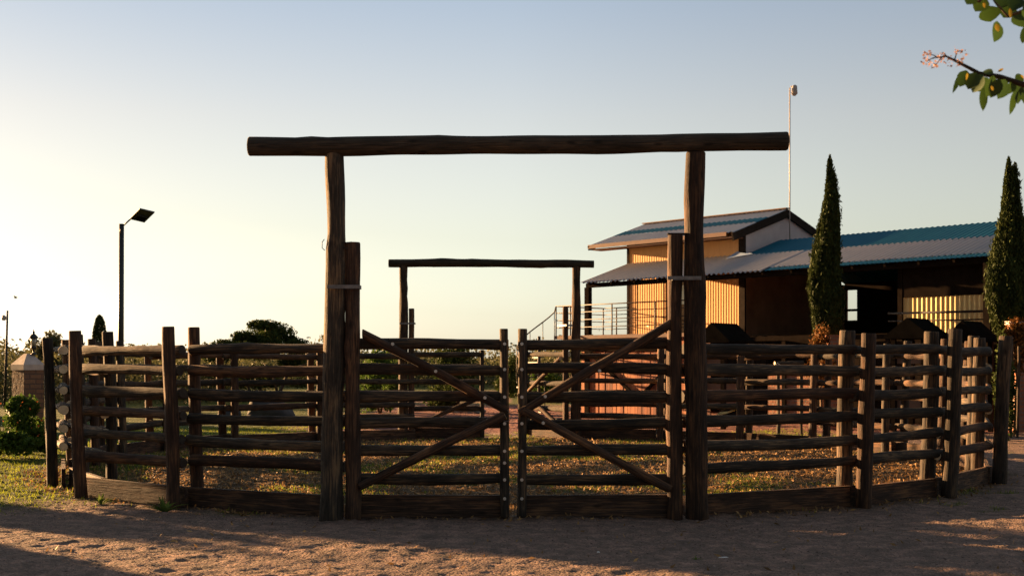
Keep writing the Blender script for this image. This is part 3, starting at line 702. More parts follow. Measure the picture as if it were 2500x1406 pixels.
# small gabled feeder shelters standing between pen and barn
M['shelter_roof'] = flat_mat('tarred_shelter_roof', (.008, .007, .006), 1.0, 0, .3, 5, 0, 0.0)
def shelter(px, Y, ztop, w, label, rz=-.7):
    x = PX(px, Y); root = empty('feed_shelter', (x, Y, 0), rz); tag(root, label, 'feed shelter', 'gabled feed shelters behind the pen')
    m = MB(); h = ztop - .42
    V = [(-w / 2 - .2, -.6, h), (0, -.6, ztop), (w / 2 + .2, -.6, h), (-w / 2 - .2, .6, h), (0, .6, ztop), (w / 2 + .2, .6, h)]
    V += [(a, b, c - .05) for a, b, c in V]
    m.add(V, [(0, 1, 4, 3), (1, 2, 5, 4), (6, 9, 10, 7), (7, 10, 11, 8), (0, 6, 7, 1), (1, 7, 8, 2), (3, 4, 10, 9), (4, 5, 11, 10), (0, 3, 9, 6), (2, 8, 11, 5), (6, 7, 8), (9, 11, 10)]); m.build('roof', M['shelter_roof'], root)
    for sx in (-1, 1):
        for sy in (-1, 1):
            m = MB(); m.box((sx * w / 2 - .05, sy * .5 - .05, 0), (sx * w / 2 + .05, sy * .5 + .05, h + .02)); m.build('post', M['timber_dark'], root)
    m = MB(); m.box((-w / 2 + .06, -.45, .5), (w / 2 - .06, .45, 1.1)); m.box((-w / 2 + .06, -.46, 1.55), (w / 2 - .06, -.42, 1.95)); m.build('trough', M['brown_panel'], root)
shelter(1768, 30.5, PZ(789, 30.5), .55, 'dark gabled feed shelter just right of the tall right gate post')
shelter(2240, 29.0, PZ(777, 29.0), .7, 'dark gabled feed shelter in front of the yellow sheet wall')
shelter(2372, 28.6, PZ(784, 28.6), .5, 'dark gabled feed shelter beside the rightmost cypress')

# white bucket hung on a trestle rail, and a pale pole leaning in the pen
Yb = 27.4
tr = empty('trestle', (PX(1925, Yb), Yb, 0)); tag(tr, 'low trestle of one pale pole on two legs behind the right fence', 'trestle')
MB().log((-.30, 0, PZ(887, Yb)), (.35, .1, PZ(885, Yb)), .05, .04, rng=rnd).build('top_pole', LOGM, tr)
for sx in (-.22, .28): MB().log((sx, 0, -.02), (sx, .03, PZ(892, Yb)), .035, .035, rng=rnd).build('leg', LOGM, tr)
m = MB(); xb = PX(1897, Yb); m.tube([(xb, Yb - .09, PZ(901, Yb)), (xb, Yb - .09, PZ(900, Yb)), (xb, Yb - .09, PZ(891, Yb))], [.03, .045, .058], 12)
m.tube([(xb - .055, Yb - .09, PZ(891, Yb)), (xb, Yb - .05, PZ(886, Yb)), (xb + .055, Yb - .09, PZ(891, Yb))], .004, 5)
tag(m.build('bucket', M['white_plastic']), 'small white bucket hanging from the pale trestle pole', 'bucket')
Yh = 24.8
m = MB()
for k in range(3):
    m.tube([(PX(1748, Yh) + k * .03, Yh, PZ(1012, Yh) + k * .02), (PX(1772, Yh) + k * .02, Yh - .1, PZ(1008, Yh) + k * .015), (PX(1796, Yh), Yh - .12, PZ(998, Yh) + k * .012)], .011, 6)
m.tube([(PX(1796, Yh), Yh - .12, PZ(998, Yh)), (PX(1800, Yh), Yh - .12, 0)], .012, 6)
tag(m.build('bent_canes', M['straw_hose']), 'bundle of bent straw coloured canes low behind the right gate post', 'canes')

# brick pillar and brick wall at the right edge
Yp = 28.8
m = MB(); xp = PX(2502, Yp); m.box((-.28, -.28, 0), (.28, .28, PZ(792, Yp))); 
bp = empty('brick_pillar', (xp, Yp, 0)); m.build('shaft', M['brick'], bp); m = MB(); zt = PZ(792, Yp); m.box((-.33, -.33, zt), (.33, .33, zt + .08)); m.build('cap', M['cap'], bp)
tag(bp, 'sunlit red brick pillar cut by the right edge of the view', 'pillar')
Yq = 30.2
for (p0, p1, lab) in ((2022, 2064, 'short red brick pier behind the first pair of right fence posts'),):
    q0 = empty('brick_pier', (PX((p0 + p1) / 2, Yq), Yq, 0)); ww = (p1 - p0) / F * Yq
    m = MB(); m.box((-ww / 2, -.2, 0), (ww / 2, .2, PZ(822, Yq))); m.build('shaft', M['brick'], q0); m = MB(); m.box((-ww / 2 - .03, -.23, PZ(822, Yq)), (ww / 2 + .03, .23, PZ(818, Yq))); m.build('cap', M['brick'], q0)
    tag(q0, lab, 'pier')

# ------------------------------------------------------------------ vegetation
def cypress(px, Y, ytop, ybot, wpx, label, seed, leanx=0.0, twin=False):
    x = PX(px, Y); root = empty('cypress_tree', (x, Y, 0)); tag(root, label, 'tree', 'tall slim cypresses before the barn')
    zt, zb = PZ(ytop, Y), PZ(ybot, Y); hw = wpx / F * Y / 2
    rg = np.random.default_rng(seed); n = 52000; H = zt - zb
    t = rg.uniform(0, 1, n) ** 1.15; a = rg.uniform(0, 6.283, n)
    prof = np.minimum(1, (1 - t) ** .78 * 1.28) * (.70 + .30 * np.minimum(1, t * 5))
    lump = .84 + .30 * vnoise(a * 1.6 + 7, t * H * 1.4, 1.0, seed) + .16 * (vnoise(a * 4, t * H * 4, 1.0, seed + 3) - .5)
    rr = hw * prof * lump * (1 - .45 * rg.uniform(0, 1, n) ** 2.2)
    cx = leanx * t + .05 * np.sin(t * 9 + seed)
    c = np.stack([cx + rr * np.cos(a), rr * np.sin(a), zb + H * t], -1)
    if twin:
        k = (t > .78); s = np.where(rg.random(n) < .4, 1, 0) * k
        c[:, 0] += s * hw * .30 * np.minimum(1, (t - .78) * 8); c[:, 2] -= s * H * .03
    out = rg.random(n) < .05; c[:, :2] *= np.where(out, 1 + .22 * rg.random(n), 1)[:, None]; c[:, 2] += np.where(out, .12, 0)
    keep = vnoise(a * 3.1 + 11, t * H * 3.0, 1.0, seed + 9) > .13; c = c[keep]; tt = vnoise(a * 2.3 + 5, t * H * 1.7, 1.0, seed + 5)[keep]
    leaf_mesh('crown', c, .034, M['cypress'], root, seed, 3.2, 2.2, .1 + .8 * tt)
    m = MB(); m.tube([(0, 0, -.05), (.01, 0, zb * .6), (cx.mean(), 0, zb + H * .7)], [.13, .10, .03], 8); m.build('trunk', M['bark'], root)
cypress(2012, 31.0, 392, 838, 84, 'tall dark cypress in front of the long barn, left of the yellow sheet wall', 1, .15)
cypress(2457, 29.5, 397, 812, 94, 'tall dark cypress with a forked tip near the right edge of the view', 2, .10, True)
Yt = 44
root = empty('topiary_tree', (PX(243, Yt), Yt, 0)); tag(root, 'small round topped dark green column tree left of the solar lamp', 'tree')
rg = np.random.default_rng(8); n = 7000; a = rg.uniform(0, 6.283, n); t = rg.uniform(0, 1, n)
rr = .25 * np.sqrt(np.clip(1 - np.maximum(0, (t - .45) / .55) ** 2.4, 0, 1)) * (1 - .3 * rg.random(n) ** 3) * (.93 + .14 * vnoise(a * 2, t * 8, 1, 3)); H = PZ(770, Yt) - .8
leaf_mesh('crown', np.stack([rr * np.cos(a), rr * np.sin(a), .8 + H * t], -1), .05, M['cypress'], root, 8, 1.6, .5)
m = MB(); m.tube([(0, 0, 0), (0, 0, 1.6)], .06, 8); m.build('trunk', M['bark'], root)

def bushy(name, x, Y, w, h, mat, label, seed, cat='bush', n=9000, leaf=.06, clumps=26, trunk=True, zbase=0.0, group=None, depth=None, gap=.16):
    rg = np.random.default_rng(seed); root = empty(name, (x, Y, 0)); tag(root, label, cat, group)
    depth = depth or w
    cs = []; 
    for k in range(clumps):
        a = rg.uniform(0, 6.283); e = rg.uniform(0, 1) ** .6; u = rg.uniform(-.1, 1)
        rr = math.sqrt(max(.05, 1 - max(0, u) ** 2)) * e
        cs.append((rr * math.cos(a) * w * .42, rr * math.sin(a) * depth * .42, zbase + (h - zbase) * (.18 + .74 * max(0, u)), rg.uniform(.6, 1.25)))
    cs = np.array(cs); idx = rg.integers(0, clumps, n); sp = np.array([w * gap, depth * gap, (h - zbase) * gap])
    d = rg.normal(size=(n, 3)); d /= (np.linalg.norm(d, axis=1)[:, None] + 1e-9); d *= (rg.random(n) ** .5)[:, None] * 1.25
    c = cs[idx, :3] + d * sp * cs[idx, 3][:, None]
    c[:, 2] = np.maximum(c[:, 2], zbase * .5 + .03)
    tint = .5 + (cs[idx, 3] - .9) * .5
    leaf_mesh('crown', c, leaf, mat, root, seed, 1.8, .2, tint)
    if trunk:
        for k in range(4 if zbase < .8 else 1):
            m = MB(); q = cs[rg.integers(0, clumps)]
            m.tube([(rg.uniform(-.1, .1), 0, -.05), (q[0] * .35, q[1] * .35, max(.3, zbase) * 1.1), (q[0], q[1], q[2])], [.035 * h / 2, .028 * h / 2, .012], 7)
            if zbase >= .8:
                for j in range(6):
                    q2 = cs[rg.integers(0, clumps)]; m.tube([(q[0] * .35, q[1] * .35, max(.3, zbase)), (q2[0] * .6, q2[1] * .6, (q2[2] + zbase) / 2), (q2[0], q2[1], q2[2])], [.022 * h / 2, .015, .008], 6)
            m.build('trunk' if zbase >= .8 else 'stem', M['bark'], root)
    return root
bushy('tree', PX(650, 55), 55, 7.6, PZ(776, 55), M['leaf_dark'], 'broad dark green tree beyond the left half of the pen', 21, 'tree', 34000, .065, 52, True, .15, gap=.07, depth=4.5)
bushy('bush', PX(1110, 41), 41, 1.9, PZ(848, 41), M['leaf_dark'], 'round dark bush seen through the near gate, left leaf', 22, n=9000, leaf=.06)
bushy('bush', PX(925, 40), 40, 1.5, PZ(858, 40), M['leaf_bright'], 'bright green sunlit bush left of the far gateway', 23, n=8000, leaf=.055)
bushy('bush', PX(1330, 52), 52, 2.0, PZ(905, 52), M['leaf_bright'], 'low green bush seen through the open far gate', 24, n=5000, leaf=.07)
bushy('bush', PX(1245, 60), 60, 1.8, PZ(872, 60), M['leaf_dark'], 'small distant bush seen in the slit between the two gate leaves', 25, n=4000, leaf=.08)
bushy('tree', PX(120, 52), 52, 1.3, PZ(797, 52), M['leaf_olive'], 'small open tree rising behind the stone pillar', 26, 'tree', 3500, .08, 14, True, 1.0)
M['leaf_sunlit'] = leaf_mat('sun_orange_foliage', (.03, .025, .008), (.22, .09, .025), .2)  # orange of the low sun put into the leaf colour
bushy('bush', PX(2005, 30.2), 30.2, .9, PZ(805, 30.2), M['leaf_sunlit'], 'bush tinted sunlit orange at the foot of the left cypress', 27, n=2600, leaf=.04, zbase=1.0)
bushy('bush', PX(2478, 27.5), 27.5, .7, PZ(783, 27.5), M['leaf_sunlit'], 'bush tinted sunlit orange at the foot of the right cypress', 28, n=2600, leaf=.04, zbase=1.2)
bushy('bush', PX(2450, 25.5), 25.5, .5, PZ(820, 25.5), M['leaf_dark'], 'dark narrow bush behind the rightmost fence posts', 29, n=3500, leaf=.05)
# bright upright stems at right edge
for k, (p, yt) in enumerate(((2468, 838), (2484, 845))):
    Ys = 26.5; o = MB().log((PX(p, Ys), Ys, -.05), (PX(p + 3, Ys), Ys, PZ(yt, Ys)), .03, .025, 10, .004, 2, rng=rnd).build('stake', LOGM)
    tag(o, ('left' if k == 0 else 'right') + ' one of two thin pale stakes before the brick pillar', 'stake', 'pale stakes at the right edge')
# scrub line on the horizon: one far-off mass
rg = np.random.default_rng(31); n = 120000
xx = rg.uniform(-70, 60, n); yy = rg.uniform(88, 120, n)
hh = 1.3 + 2.3 * fbm(xx, yy * .3, .16, 4, 40) + 1.0 * (vnoise(xx, yy, .8, 41) > .72)
zz = hh * rg.random(n) ** .7 
o = leaf_mesh('treeline', np.stack([xx, yy, zz], -1), .21, M['leaf_olive'], None, 31, 1.4, .3); tag(o, 'olive scrub and far trees in one band along the horizon', 'treeline', kind='stuff')
rg = np.random.default_rng(32); n = 50000
xx = rg.uniform(-34, -12, n); yy = rg.uniform(50, 66, n); hh = 1.0 + 1.6 * fbm(xx, yy * .3, .3, 4, 44)
o = leaf_mesh('hedge', np.stack([xx, yy, hh * rg.random(n) ** .8], -1), .10, M['leaf_olive'], None, 33, 1.4, .3); tag(o, 'unclipped olive green hedge in the distance behind the stone pillar', 'hedge', kind='stuff')
# hills
V = []; Fc = []; nh = 60
for i in range(nh + 1):
    xh = -500 + i * 17; zh = 2 + 7 * float(vnoise(np.array([xh * 1.0]), np.array([3.0]), .012, 50)[0])
    V += [(xh, 640, -1), (xh, 680, zh), (xh, 760, -1)]
for i in range(nh):
    for j in range(2): a = i * 3 + j; Fc.append((a, a + 3, a + 4, a + 1))
m = MB(); m.add(V, Fc, 0, None, .5, True); M['hill'] = flat_mat('far_hill_scrub', (.09, .10, .07), .95, 0, .2, .02); m.build('hills', M['hill'])['kind'] = 'structure'

# gate pillar of rough brick with a lantern
Yg = 23.4; xg = PX(68, Yg); zs = PZ(903, Yg)
pl = empty('gate_pillar', (xg, Yg, 0), R(-38)); tag(pl, 'brown stone brick pillar with a pale pyramid cap at the left', 'pillar')
s = .20
m = MB(); m.box((-s, -s, 0), (s, s, zs)); m.build('shaft', M['stone_brick'], pl)
m = MB(); e = s + .015; t = .05; z1 = zs + .10; z2 = zs + .30
V = [(-e, -e, zs), (e, -e, zs), (e, e, zs), (-e, e, zs), (-e, -e, z1), (e, -e, z1), (e, e, z1), (-e, e, z1), (-t, -t, z2), (t, -t, z2), (t, t, z2), (-t, t, z2)]
m.add(V, [(0, 3, 2, 1), (0, 1, 5, 4), (1, 2, 6, 5), (2, 3, 7, 6), (3, 0, 4, 7), (4, 5, 9, 8), (5, 6, 10, 9), (6, 7, 11, 10), (7, 4, 8, 11), (8, 9, 10, 11)]); m.build('cap', M['cap'], pl)
ln = empty('lantern', (PX(82, Yg), Yg, z2 - .02)); tag(ln, 'ornate dark lantern standing on the stone pillar', 'lantern')
def lathe(m, prof, seg=12): m.tube([(0, 0, z) for z, r in prof], [max(r, .001) for z, r in prof], seg)
m = MB(); lathe(m, [(0, .05), (.02, .05), (.04, .02), (.09, .018), (.12, .05), (.15, .055), (.17, .03)]); m.build('stem', M['pole'], ln)
m = MB(); lathe(m, [(.172, .035), (.30, .06)], 6); M['lantern_glass'] = flat_mat('pale_lantern_glass', (.5, .48, .4), .2, 0, .05); m.build('glass', M['lantern_glass'], ln)
m = MB(); lathe(m, [(.302, .085), (.33, .08), (.37, .045), (.39, .02), (.42, .025), (.44, .01), (.47, .004)]); 
for k in range(6):
    a = k * PI / 3; m.tube([(.037 * math.cos(a), .037 * math.sin(a), .172), (.063 * math.cos(a), .063 * math.sin(a), .30)], .004, 5)
m.build('hood', M['pole'], ln)

# solar street lamp
Yl = 34.0; xl = PX(294, Yl); zt = PZ(548, Yl)
sl = empty('solar_lamp', (xl, Yl, 0)); tag(sl, 'dark steel street lamp with a tilted flat solar head, left of the gate', 'street lamp')
m = MB(); m.tube([(0, 0, 0), (.03, 0, zt)], [.085, .068], 12); m.build('pole', M['pole'], sl)
m = MB(); m.tube([(.06, 0, zt - .05), (.33, -.03, zt + .185)], .02, 6); m.build('arm', M['pole'], sl)
def slab(o0, A, B, th):
    o0 = Vector(o0); A = Vector(A); B = Vector(B); n_ = A.cross(B).normalized() * th
    V = [o0, o0 + A, o0 + A + B, o0 + B]; return V + [v + n_ for v in V], [(0, 3, 2, 1), (4, 5, 6, 7), (0, 1, 5, 4), (1, 2, 6, 5), (2, 3, 7, 6), (3, 0, 4, 7)]
o0 = Vector((.24, 0, zt + .14)); A_ = Vector((.36, -.30, .235)); B_ = Vector((.34, .22, -.07))
m = MB(); V, Fc = slab(o0, A_, B_, .035); m.add(V, Fc); V, Fc = slab(o0 + A_ * .1 + B_ * .1 - Vector((0, 0, .03)), A_ * .45, B_ * .8, .03); m.add(V, Fc); lh = m.build('lamp_head', M['pole'], sl)
m = MB(); V, Fc = slab(o0 + A_ * .15 + B_ * .18 - Vector((0, 0, .036)), A_ * .35, B_ * .64, .004); m.add(V, Fc); m.build('light_panel', M['shelter_roof'], lh)
m = MB(); m.tube([(.03, 0, zt), (.03, 0, zt + .012)], [.075, .06], 12); m.tube([(.03, -.09, zt - .25), (.03, -.09, zt - .12)], .02, 6); m.build('end_cap', M['pole'], sl)
# thin lamp post at the left edge
Ym = 44; xm = PX(17, Ym)
tl = empty('lamp_post', (xm, Ym, 0)); tag(tl, 'thin pole lamp with a small round head at the far left edge', 'street lamp')
m = MB(); m.tube([(-.08, 0, 0), (.02, 0, PZ(758, Ym))], [.055, .035], 8); m.build('pole', M['rusty'], tl)
m = MB(); zz = PZ(776, Ym); m.tube([(0, 0, zz + .03), (-.10, 0, zz + .05)], .012, 6); m.tube([(-.11, 0, zz + .10), (-.11, 0, zz + .05), (-.11, 0, zz - .03), (-.11, 0, zz - .09)], [.03, .07, .085, .05], 10); m.build('lamp_head', M['white_pipe'], tl)
# bird
Yb = 36; m = MB(); c = Vector((PX(38, Yb), Yb, PZ(727, Yb)))
m.tube([c + Vector((-.05, 0, -.02)), c + Vector((-.025, 0, -.01)), c + Vector((.02, 0, .0)), c + Vector((.05, 0, .012)), c + Vector((.065, 0, .014))], [.004, .014, .018, .012, .003], 8)
for sg in (-1, 1): m.add([c + Vector((.02, 0, .01)), c + Vector((-.02, 0, .0)), c + Vector((-.03, sg * .09, .045)), c + Vector((.01, sg * .07, .05)), c + Vector((.02, 0, .016)), c + Vector((-.02, 0, .006)), c + Vector((-.03, sg * .09, .050)), c + Vector((.01, sg * .07, .055))], [(0, 1, 2, 3), (7, 6, 5, 4), (0, 4, 5, 1), (1, 5, 6, 2), (2, 6, 7, 3), (3, 7, 4, 0)])
tag(m.build('bird', M['bird']), 'small dark bird in flight above the thin lamp post', 'bird')

# plants round the pillar
def spiky(x, Y, n, h, mat, label, seed, name='spiky_plant', w=.02, cat='plant', spread=.6, group=None):
    r4 = random.Random(seed); m = MB(); z0 = float(gheight(np.array([x]), np.array([Y]))[0]) - .01
    for k in range(n):
        a = r4.uniform(0, 6.28); le = h * r4.uniform(.6, 1.1); sp = r4.uniform(.15, spread); d = Vector((math.cos(a), math.sin(a), 0)); sd = Vector((-d.y, d.x, 0))
        pts = []
        for j in range(5):
            u = j / 4; p = d * (le * sp * (u + .5 * u * u)) + Vector((0, 0, le * (u - .45 * sp * u * u * 1.4))); pts.append((p, w * (1 - u) ** .7 * (0.6 + 1.4 * u if u < .4 else 1.1) + .001))
        V = []
        for p, ww in pts: V += [p - sd * ww, p - Vector((0, 0, ww * .5)), p + sd * ww]
        Fc = []
        for j in range(4):
            b = j * 3; Fc += [(b, b + 1, b + 4, b + 3), (b + 1, b + 2, b + 5, b + 4)]
        m.add(V, Fc, 0, None, r4.random(), True)
    o = m.build(name, mat); o.location = (x, Y, z0); tag(o, label, cat, group); return o
spiky(PX(8, 22), 22, 34, .95, M['leaf_olive'], 'spiky agave like plant at the left edge beside the pillar', 3, w=.022)
bushy('flowering_shrub', PX(60, 21.5), 21.5, 1.0, .95, M['leaf_bright'], 'leafy green shrub before the stone pillar', 51, 'shrub', 5000, .045, 20)
bushy('flowering_shrub', PX(25, 20.5), 20.5, 1.1, .42, M['leaf_bright'], 'low green ground shrub left of the stone pillar foot', 52, 'shrub', 4500, .045, 20)
rg = np.random.default_rng(60); fc = np.stack([PX(62, 21.2) + rg.normal(0, .33, 34), 21.1 + rg.normal(0, .12, 34), .2 + rg.random(34) * .72], -1)
o = leaf_mesh('red_blossoms', fc, .036, M['flower_red'], None, 61, 1.1); tag(o, 'small orange red blossoms scattered on the shrub at the pillar', 'flowers', kind='stuff')
# weeds in front of the fence
M['weed'] = leaf_mat('weed_leaves', (.06, .10, .02), (.18, .24, .05), .3)
spiky(PX(402, 13.05), 13.05, 20, .20, M['weed'], 'larger broad leaved weed at the foot of the paired left posts', 7, 'weed', .026, 'weed', 1.1, 'weeds at the fence foot')
spiky(PX(246, 13.75), 13.75, 16, .14, M['weed'], 'smaller weed growing further left along the kickboard', 8, 'weed', .016, 'weed', 1.1, 'weeds at the fence foot')
spiky(PX(1700, 9.95), 9.95, 16, .05, M['weed'], 'tiny green sprout alone in the gravel at the lower right', 9, 'weed', .005, 'weed', 1.2)
# pale stones on the gravel
def stone(x, Y, sz, mat, label, seed, group=None, flat=.55, name='stone', asp=1.0, rz=0):
    import bmesh
    b = bmesh.new(); bmesh.ops.create_icosphere(b, subdivisions=3, radius=1); r5 = random.Random(seed); ph = [r5.uniform(0, 6) for _ in range(6)]
    for v in b.verts:
        p = v.co.copy(); k = 1 + .16 * math.sin(2.3 * p.x + ph[0]) * math.sin(2.9 * p.y + ph[1]) + .10 * math.sin(5 * p.z + ph[2] + 3 * p.x) + .05 * math.sin(9 * p.y + ph[3])
        v.co = Vector((p.x * k * sz * asp, p.y * k * sz * .8, p.z * k * sz * flat))
    me = bpy.data.meshes.new(name); b.to_mesh(me); b.free(); me.materials.append(mat)
    for p in me.polygons: p.use_smooth = True
    o = bpy.data.objects.new(name, me); col.objects.link(o); o.location = (x, Y, float(gheight(np.array([x]), np.array([Y]))[0]) + sz * flat * .55); o.rotation_euler = (0, 0, rz)
    tag(o, label, name, group); return o
M['rock_dark'] = flat_mat('dark_grey_rock', (.03, .03, .03), .9, 0, .4, 3, .8)
M['pale_stone'] = flat_mat('white_pebble', (.75, .73, .68), .8, 0, .1, 20)
stone(PX(1461, 10.25), 10.25, .011, M['pale_stone'], 'white pebble on the gravel nearest the middle of the foreground', 1, name='pebble', flat=.7)
stone(PX(1766, 10.05), 10.05, .014, M['pale_stone'], 'long white chip of stone lying in the right foreground gravel', 2, name='pebble', asp=3.2, rz=.3, flat=.4)
for k, (p, yy, s_, lab) in enumerate(((1062, 1003, .17, 'single pale rock on the red road left of the far gate leaf'), (1120, 1008, .14, 'small rock at the left of the heap by the far latch post'), (1143, 1005, .24, 'largest tan rock in the heap by the far latch post'), (1172, 1008, .18, 'right hand rock of the heap by the far latch post'))):
    Yr = EYE * F / (yy - HOR); stone(PX(p, Yr), Yr, s_, M['rock'], lab, 10 + k, 'rocks along the red road', name='rock')
stone(PX(665, 33), 33, .6, M['rock_dark'], 'big smooth grey boulder beyond the left side of the pen', 30, name='boulder', flat=.75)
stone(PX(560, 35), 35, .3, M['rock_dark'], 'smaller grey boulder left of the big one beyond the pen', 31, name='boulder', flat=.7)
# leaning bare tree beyond the pen
lt = empty('leaning_tree', (PX(655, 44), 44, 0)); tag(lt, 'bare forked leaning trunk under the broad dark tree', 'tree')
MB().log((0, 0, -.05), (.75, 0, 1.45), .08, .05, rng=rnd, bend=.05).build('trunk', [M['bark'], M['cut']], lt)
m = MB(); m.tube([(.3, 0, .62), (.15, .1, 1.2), (-.2, .2, 1.6)], [.05, .04, .015], 7); m.tube([(.6, 0, 1.2), (1.1, -.1, 1.5), (1.5, 0, 1.6)], [.035, .03, .01], 7); m.build('limb', M['bark'], lt)

# tree at the right whose twigs hang into the view
ot = empty('overhanging_tree', (3.6, 5.4, 0)); tag(ot, 'tree with large round leaves and pink blossom hanging into the upper right corner', 'tree')
inv = Matrix.Translation(-ot.location)
MB().log((3.6, 5.4, -.1), (3.35, 5.2, 2.5), .14, .09, 14, .01, 3, rng=rnd).build('trunk', [M['bark'], M['cut']], ot, inv=inv)
YT = 4.8
def TP(px, py, dy=0): return Vector((PX(px, YT + dy), YT + dy, PZ(py, YT + dy)))
def twig(pts, name='branch', r0=.012, r1=.002):
    m = MB(); n = len(pts); m.tube(pts, [r0 + (r1 - r0) * i / (n - 1) for i in range(n)], 7); return m.build(name, M['bark'], ot, inv=inv)
B1 = [Vector((3.35, 5.2, 2.4)), Vector((2.7, 5.0, 2.75)), TP(2560, 215), TP(2500, 208), TP(2440, 188), TP(2390, 180), TP(2365, 166), TP(2330, 148), TP(2310, 138), TP(2280, 142)]
twig(B1, r0=.016)
B2 = [Vector((3.35, 5.2, 2.5)), Vector((2.9, 5.0, 3.0)), TP(2620, -60), TP(2520, 20), TP(2460, 40), TP(2420, -5)]
twig(B2, r0=.02)
B3 = [Vector((2.9, 5.0, 3.0)), TP(2560, -140), TP(2430, -60), TP(2390, 5), TP(2370, 0)]
twig(B3, r0=.02)
def leaf(m, base, tip, w, tint):
    ax = tip - base; L_ = ax.length; ax.normalize(); r6 = random.Random(int(abs(base.x * 7919 + base.z * 3571)) % 9999)
    nn = Vector((r6.uniform(-.5, .5), -1, r6.uniform(-.5, .5))); sd = ax.cross(nn).normalized(); up = sd.cross(ax).normalized()
    prof = [(0, 0), (.08, .35), (.25, .85), (.45, 1), (.65, .9), (.85, .5), (1, 0)]
    V = []; 
    for u, k in prof: c = base + ax * (u * L_) - up * (.12 * L_ * u * u); V += [c - sd * (w * k / 2) + up * .12 * w * k, c, c + sd * (w * k / 2) + up * .12 * w * k]
    Fc = []
    for j in range(len(prof) - 1): b = j * 3; Fc += [(b, b + 1, b + 4, b + 3), (b + 1, b + 2, b + 5, b + 4)]
    m.add(V, Fc, 0, None, tint, True)
# (base px,py, tip px,py, width px)
LV = [(2360, 172, 2344, 212, 26), (2345, 178, 2328, 228, 10), (2385, 178, 2362, 218, 30), (2400, 182, 2372, 226, 30), (2412, 190, 2388, 224, 28), (2425, 185, 2412, 238, 32), (2400, 212, 2402, 272, 16),
      (2440, 192, 2420, 240, 26), (2455, 195, 2440, 240, 30), (2470, 200, 2462, 232, 26), (2482, 205, 2490, 255, 28), (2476, 222, 2470, 280, 16), (2495, 210, 2500, 240, 30), (2425, 180, 2400, 172, 14), (2478, 200, 2500, 188, 26), (2510, 215, 2512, 262, 30),
      (2405, -8, 2382, 30, 34), (2412, 15, 2420, 55, 42), (2435, 52, 2432, 102, 32), (2470, 10, 2450, 45, 36), (2480, 35, 2500, 65, 40), (2490, -5, 2470, 25, 36), (2505, 60, 2500, 108, 26), (2450, -10, 2440, 20, 34), (2500, 10, 2520, 40, 36), (2372, -12, 2362, 12, 30), (2395, -20, 2400, 8, 30)]
m = MB(); r7 = random.Random(3); my_ = MB()
for (a, b, c, d, w) in LV:
    dy = r7.uniform(-.12, .12); leaf(m, TP(a, b, dy), TP(c, d, dy + r7.uniform(-.03, .03)), w * 1.3 / F * YT, r7.random())
m.build('leaves', M['leaf_round'], ot, inv=inv)
for (a, b, c, d, w) in ((2402, 5, 2404, 20, 10), (2432, 58, 2438, 78, 16), (2466, 20, 2468, 45, 12), (2362, 178, 2360, 196, 8), (2420, 210, 2425, 222, 9), (2450, 168, 2436, 176, 9), (2492, 184, 2500, 192, 8)):
    leaf(my_, TP(a, b, -.14), TP(c, d, -.14), w * .7 / F * YT, .5)
my_.build('yellow_leaves', M['leaf_yellow'], ot, inv=inv)
for (a, b, c_, d_) in ((2330, 148, 2336, 126), (2336, 126, 2350, 128), (2310, 138, 2300, 128), (2300, 140, 2284, 160), (2290, 142, 2264, 132), (2280, 142, 2262, 152), (2345, 155, 2335, 164), (2320, 143, 2312, 150), (2420, 186, 2412, 205), (2460, 196, 2470, 215)):
    twig([TP(a, b), TP((a + c_) / 2 + 1, (b + d_) / 2 - 2), TP(c_, d_)], 'twig', .0028, .001)
rg = np.random.default_rng(5); pts = []
for (a, b, s_) in ((2262, 135, 8), (2262, 150, 9), (2275, 156, 8), (2290, 148, 12), (2300, 136, 10), (2315, 148, 8), (2335, 124, 9), (2342, 158, 12), (2352, 130, 8), (2284, 162, 8), (2270, 128, 6), (2345, 150, 8)):
    for k in range(13): q_ = TP(a + rg.normal(0, s_ * .7), b + rg.normal(0, s_ * .6), rg.normal(0, .02)); pts.append(tuple(inv @ q_))
leaf_mesh('blossom', np.array(pts), .0085, M['flower_pink'], ot, 6, 1.2)

# shrubs and small trees outside the view on the left: they throw the long shadows over the foreground
CAST = [(7.25, -11.2, 1.35, 1.55, 0), (6.9, -13.5, 1.0, 1.8, 0), (8.5, -11.0, 1.3, 2.35, 1.35), (9.9, -11.3, 1.7, 2.9, 1.8), (11.7, -11.8, 1.6, 2.8, 1.9), (5.3, -9.6, 1.3, 1.25, 0), (15.9, -14.0, 1.9, 1.9, 0), (18.0, -15.6, 2.1, 2.1, 0), (20.0, -17.2, 2.1, 2.2, 0)]
for k, (w_, x_, wd, hh_, zb_) in enumerate(CAST):
    y_ = (w_ - SY * x_) / SX
    bushy('garden_shrub', x_, y_, wd, hh_, M['leaf_dark'], 'dense dark garden shrub out of view to the left of the pen', 70 + k, 'shrub', 9000, .08, 30, True, zb_, 'garden shrubs left of the pen', gap=.2)

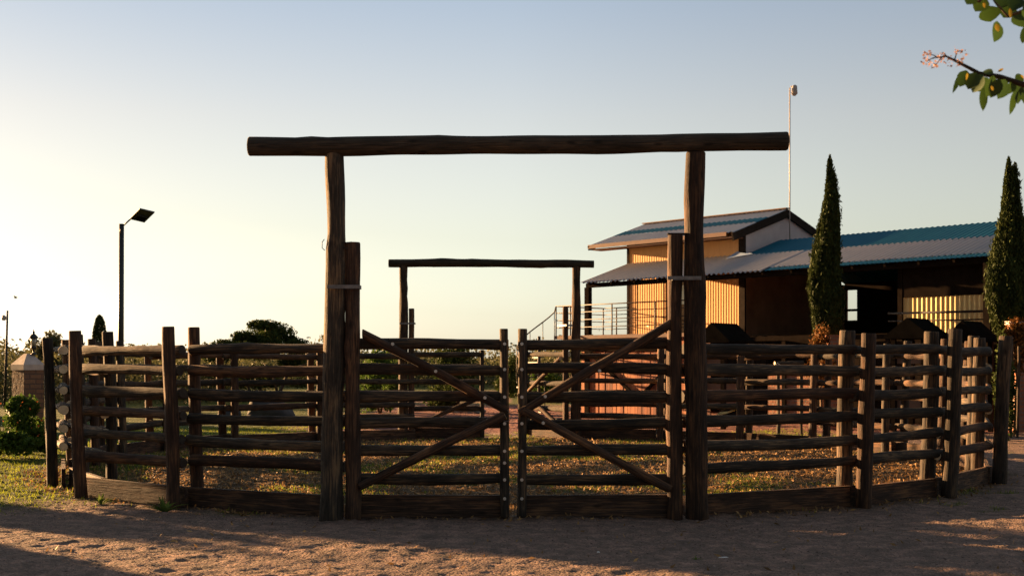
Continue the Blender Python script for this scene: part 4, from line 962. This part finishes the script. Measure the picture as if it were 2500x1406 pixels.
# ------------------------------------------------------------------ sky, sun, camera
w = bpy.data.worlds.new('World'); scene.world = w; w.use_nodes = True; nt = w.node_tree
bg = nt.nodes['Background']; sky = N(nt, 'ShaderNodeTexSky'); sky.sky_type = 'NISHITA'; sky.sun_disc = False
sky.sun_elevation = R(SUN_EL); sky.sun_rotation = math.atan2(SUN_DIR.x, SUN_DIR.y); sky.altitude = 600; sky.air_density = 1.0; sky.dust_density = 2.0; sky.ozone_density = 2.5
hs = N(nt, 'ShaderNodeHueSaturation'); hs.inputs['Saturation'].default_value = .42; L(nt, sky.outputs[0], hs.inputs['Color'])
tn = mixc(nt, 1.0, hs.outputs[0], (1.06, 1.0, .97), 'MULTIPLY')
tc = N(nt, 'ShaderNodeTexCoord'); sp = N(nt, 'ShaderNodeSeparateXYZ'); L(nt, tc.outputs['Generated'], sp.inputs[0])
hz = ramp(nt, sp.outputs[2], [(0.0, (1.32, 1.27, 1.16)), (.10, (1.32, 1.19, .99)), (.19, (1.17, 1.06, .95)), (.32, (.78, .88, 1.0)), (.6, (1.7, 1.7, 1.6))])  # last stop brightens the unseen zenith to lift the shadows
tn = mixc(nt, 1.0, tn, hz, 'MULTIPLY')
bk = ramp(nt, mathn(nt, 'ADD', mathn(nt, 'MULTIPLY', sp.outputs[1], .5), .5), [(0.2, (.50, .49, .49)), (.72, (1, 1, 1))])  # sky behind the camera dimmed to deepen shade on facing wood
tn = mixc(nt, 1.0, tn, bk, 'MULTIPLY')
lf = ramp(nt, mathn(nt, 'ADD', mathn(nt, 'MULTIPLY', sp.outputs[0], .5), .5), [(0.25, (.405, .43, .445)), (.5, (.565, .61, .63)), (.75, (.57, .61, .63))])
tn = mixc(nt, 1.0, tn, lf, 'MULTIPLY')
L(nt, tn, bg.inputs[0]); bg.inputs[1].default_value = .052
sd = bpy.data.lights.new('sun', 'SUN'); sd.energy = 5.0; sd.angle = R(.6); sd.color = (1, .57, .25)
so = bpy.data.objects.new('sun', sd); col.objects.link(so); so.rotation_euler = SUN_DIR.to_track_quat('Z', 'Y').to_euler()
cd = bpy.data.cameras.new('camera'); cam = bpy.data.objects.new('camera', cd); col.objects.link(cam); scene.camera = cam
cam.location = (0, 0, EYE); cam.rotation_euler = (R(90), 0, 0); cd.sensor_width = 36; cd.lens = F / 2500 * 36; cd.shift_y = (HOR - 703) / 2500
cd.clip_end = 5000; cd.clip_start = .1
cd.dof.use_dof = True; cd.dof.focus_distance = 13.5; cd.dof.aperture_fstop = 5.0
scene.view_settings.view_transform = 'Standard'; scene.view_settings.look = 'None'; scene.view_settings.exposure = 2.75; scene.view_settings.gamma = 1
scene.cycles.max_bounces = 6; scene.cycles.use_denoising = True
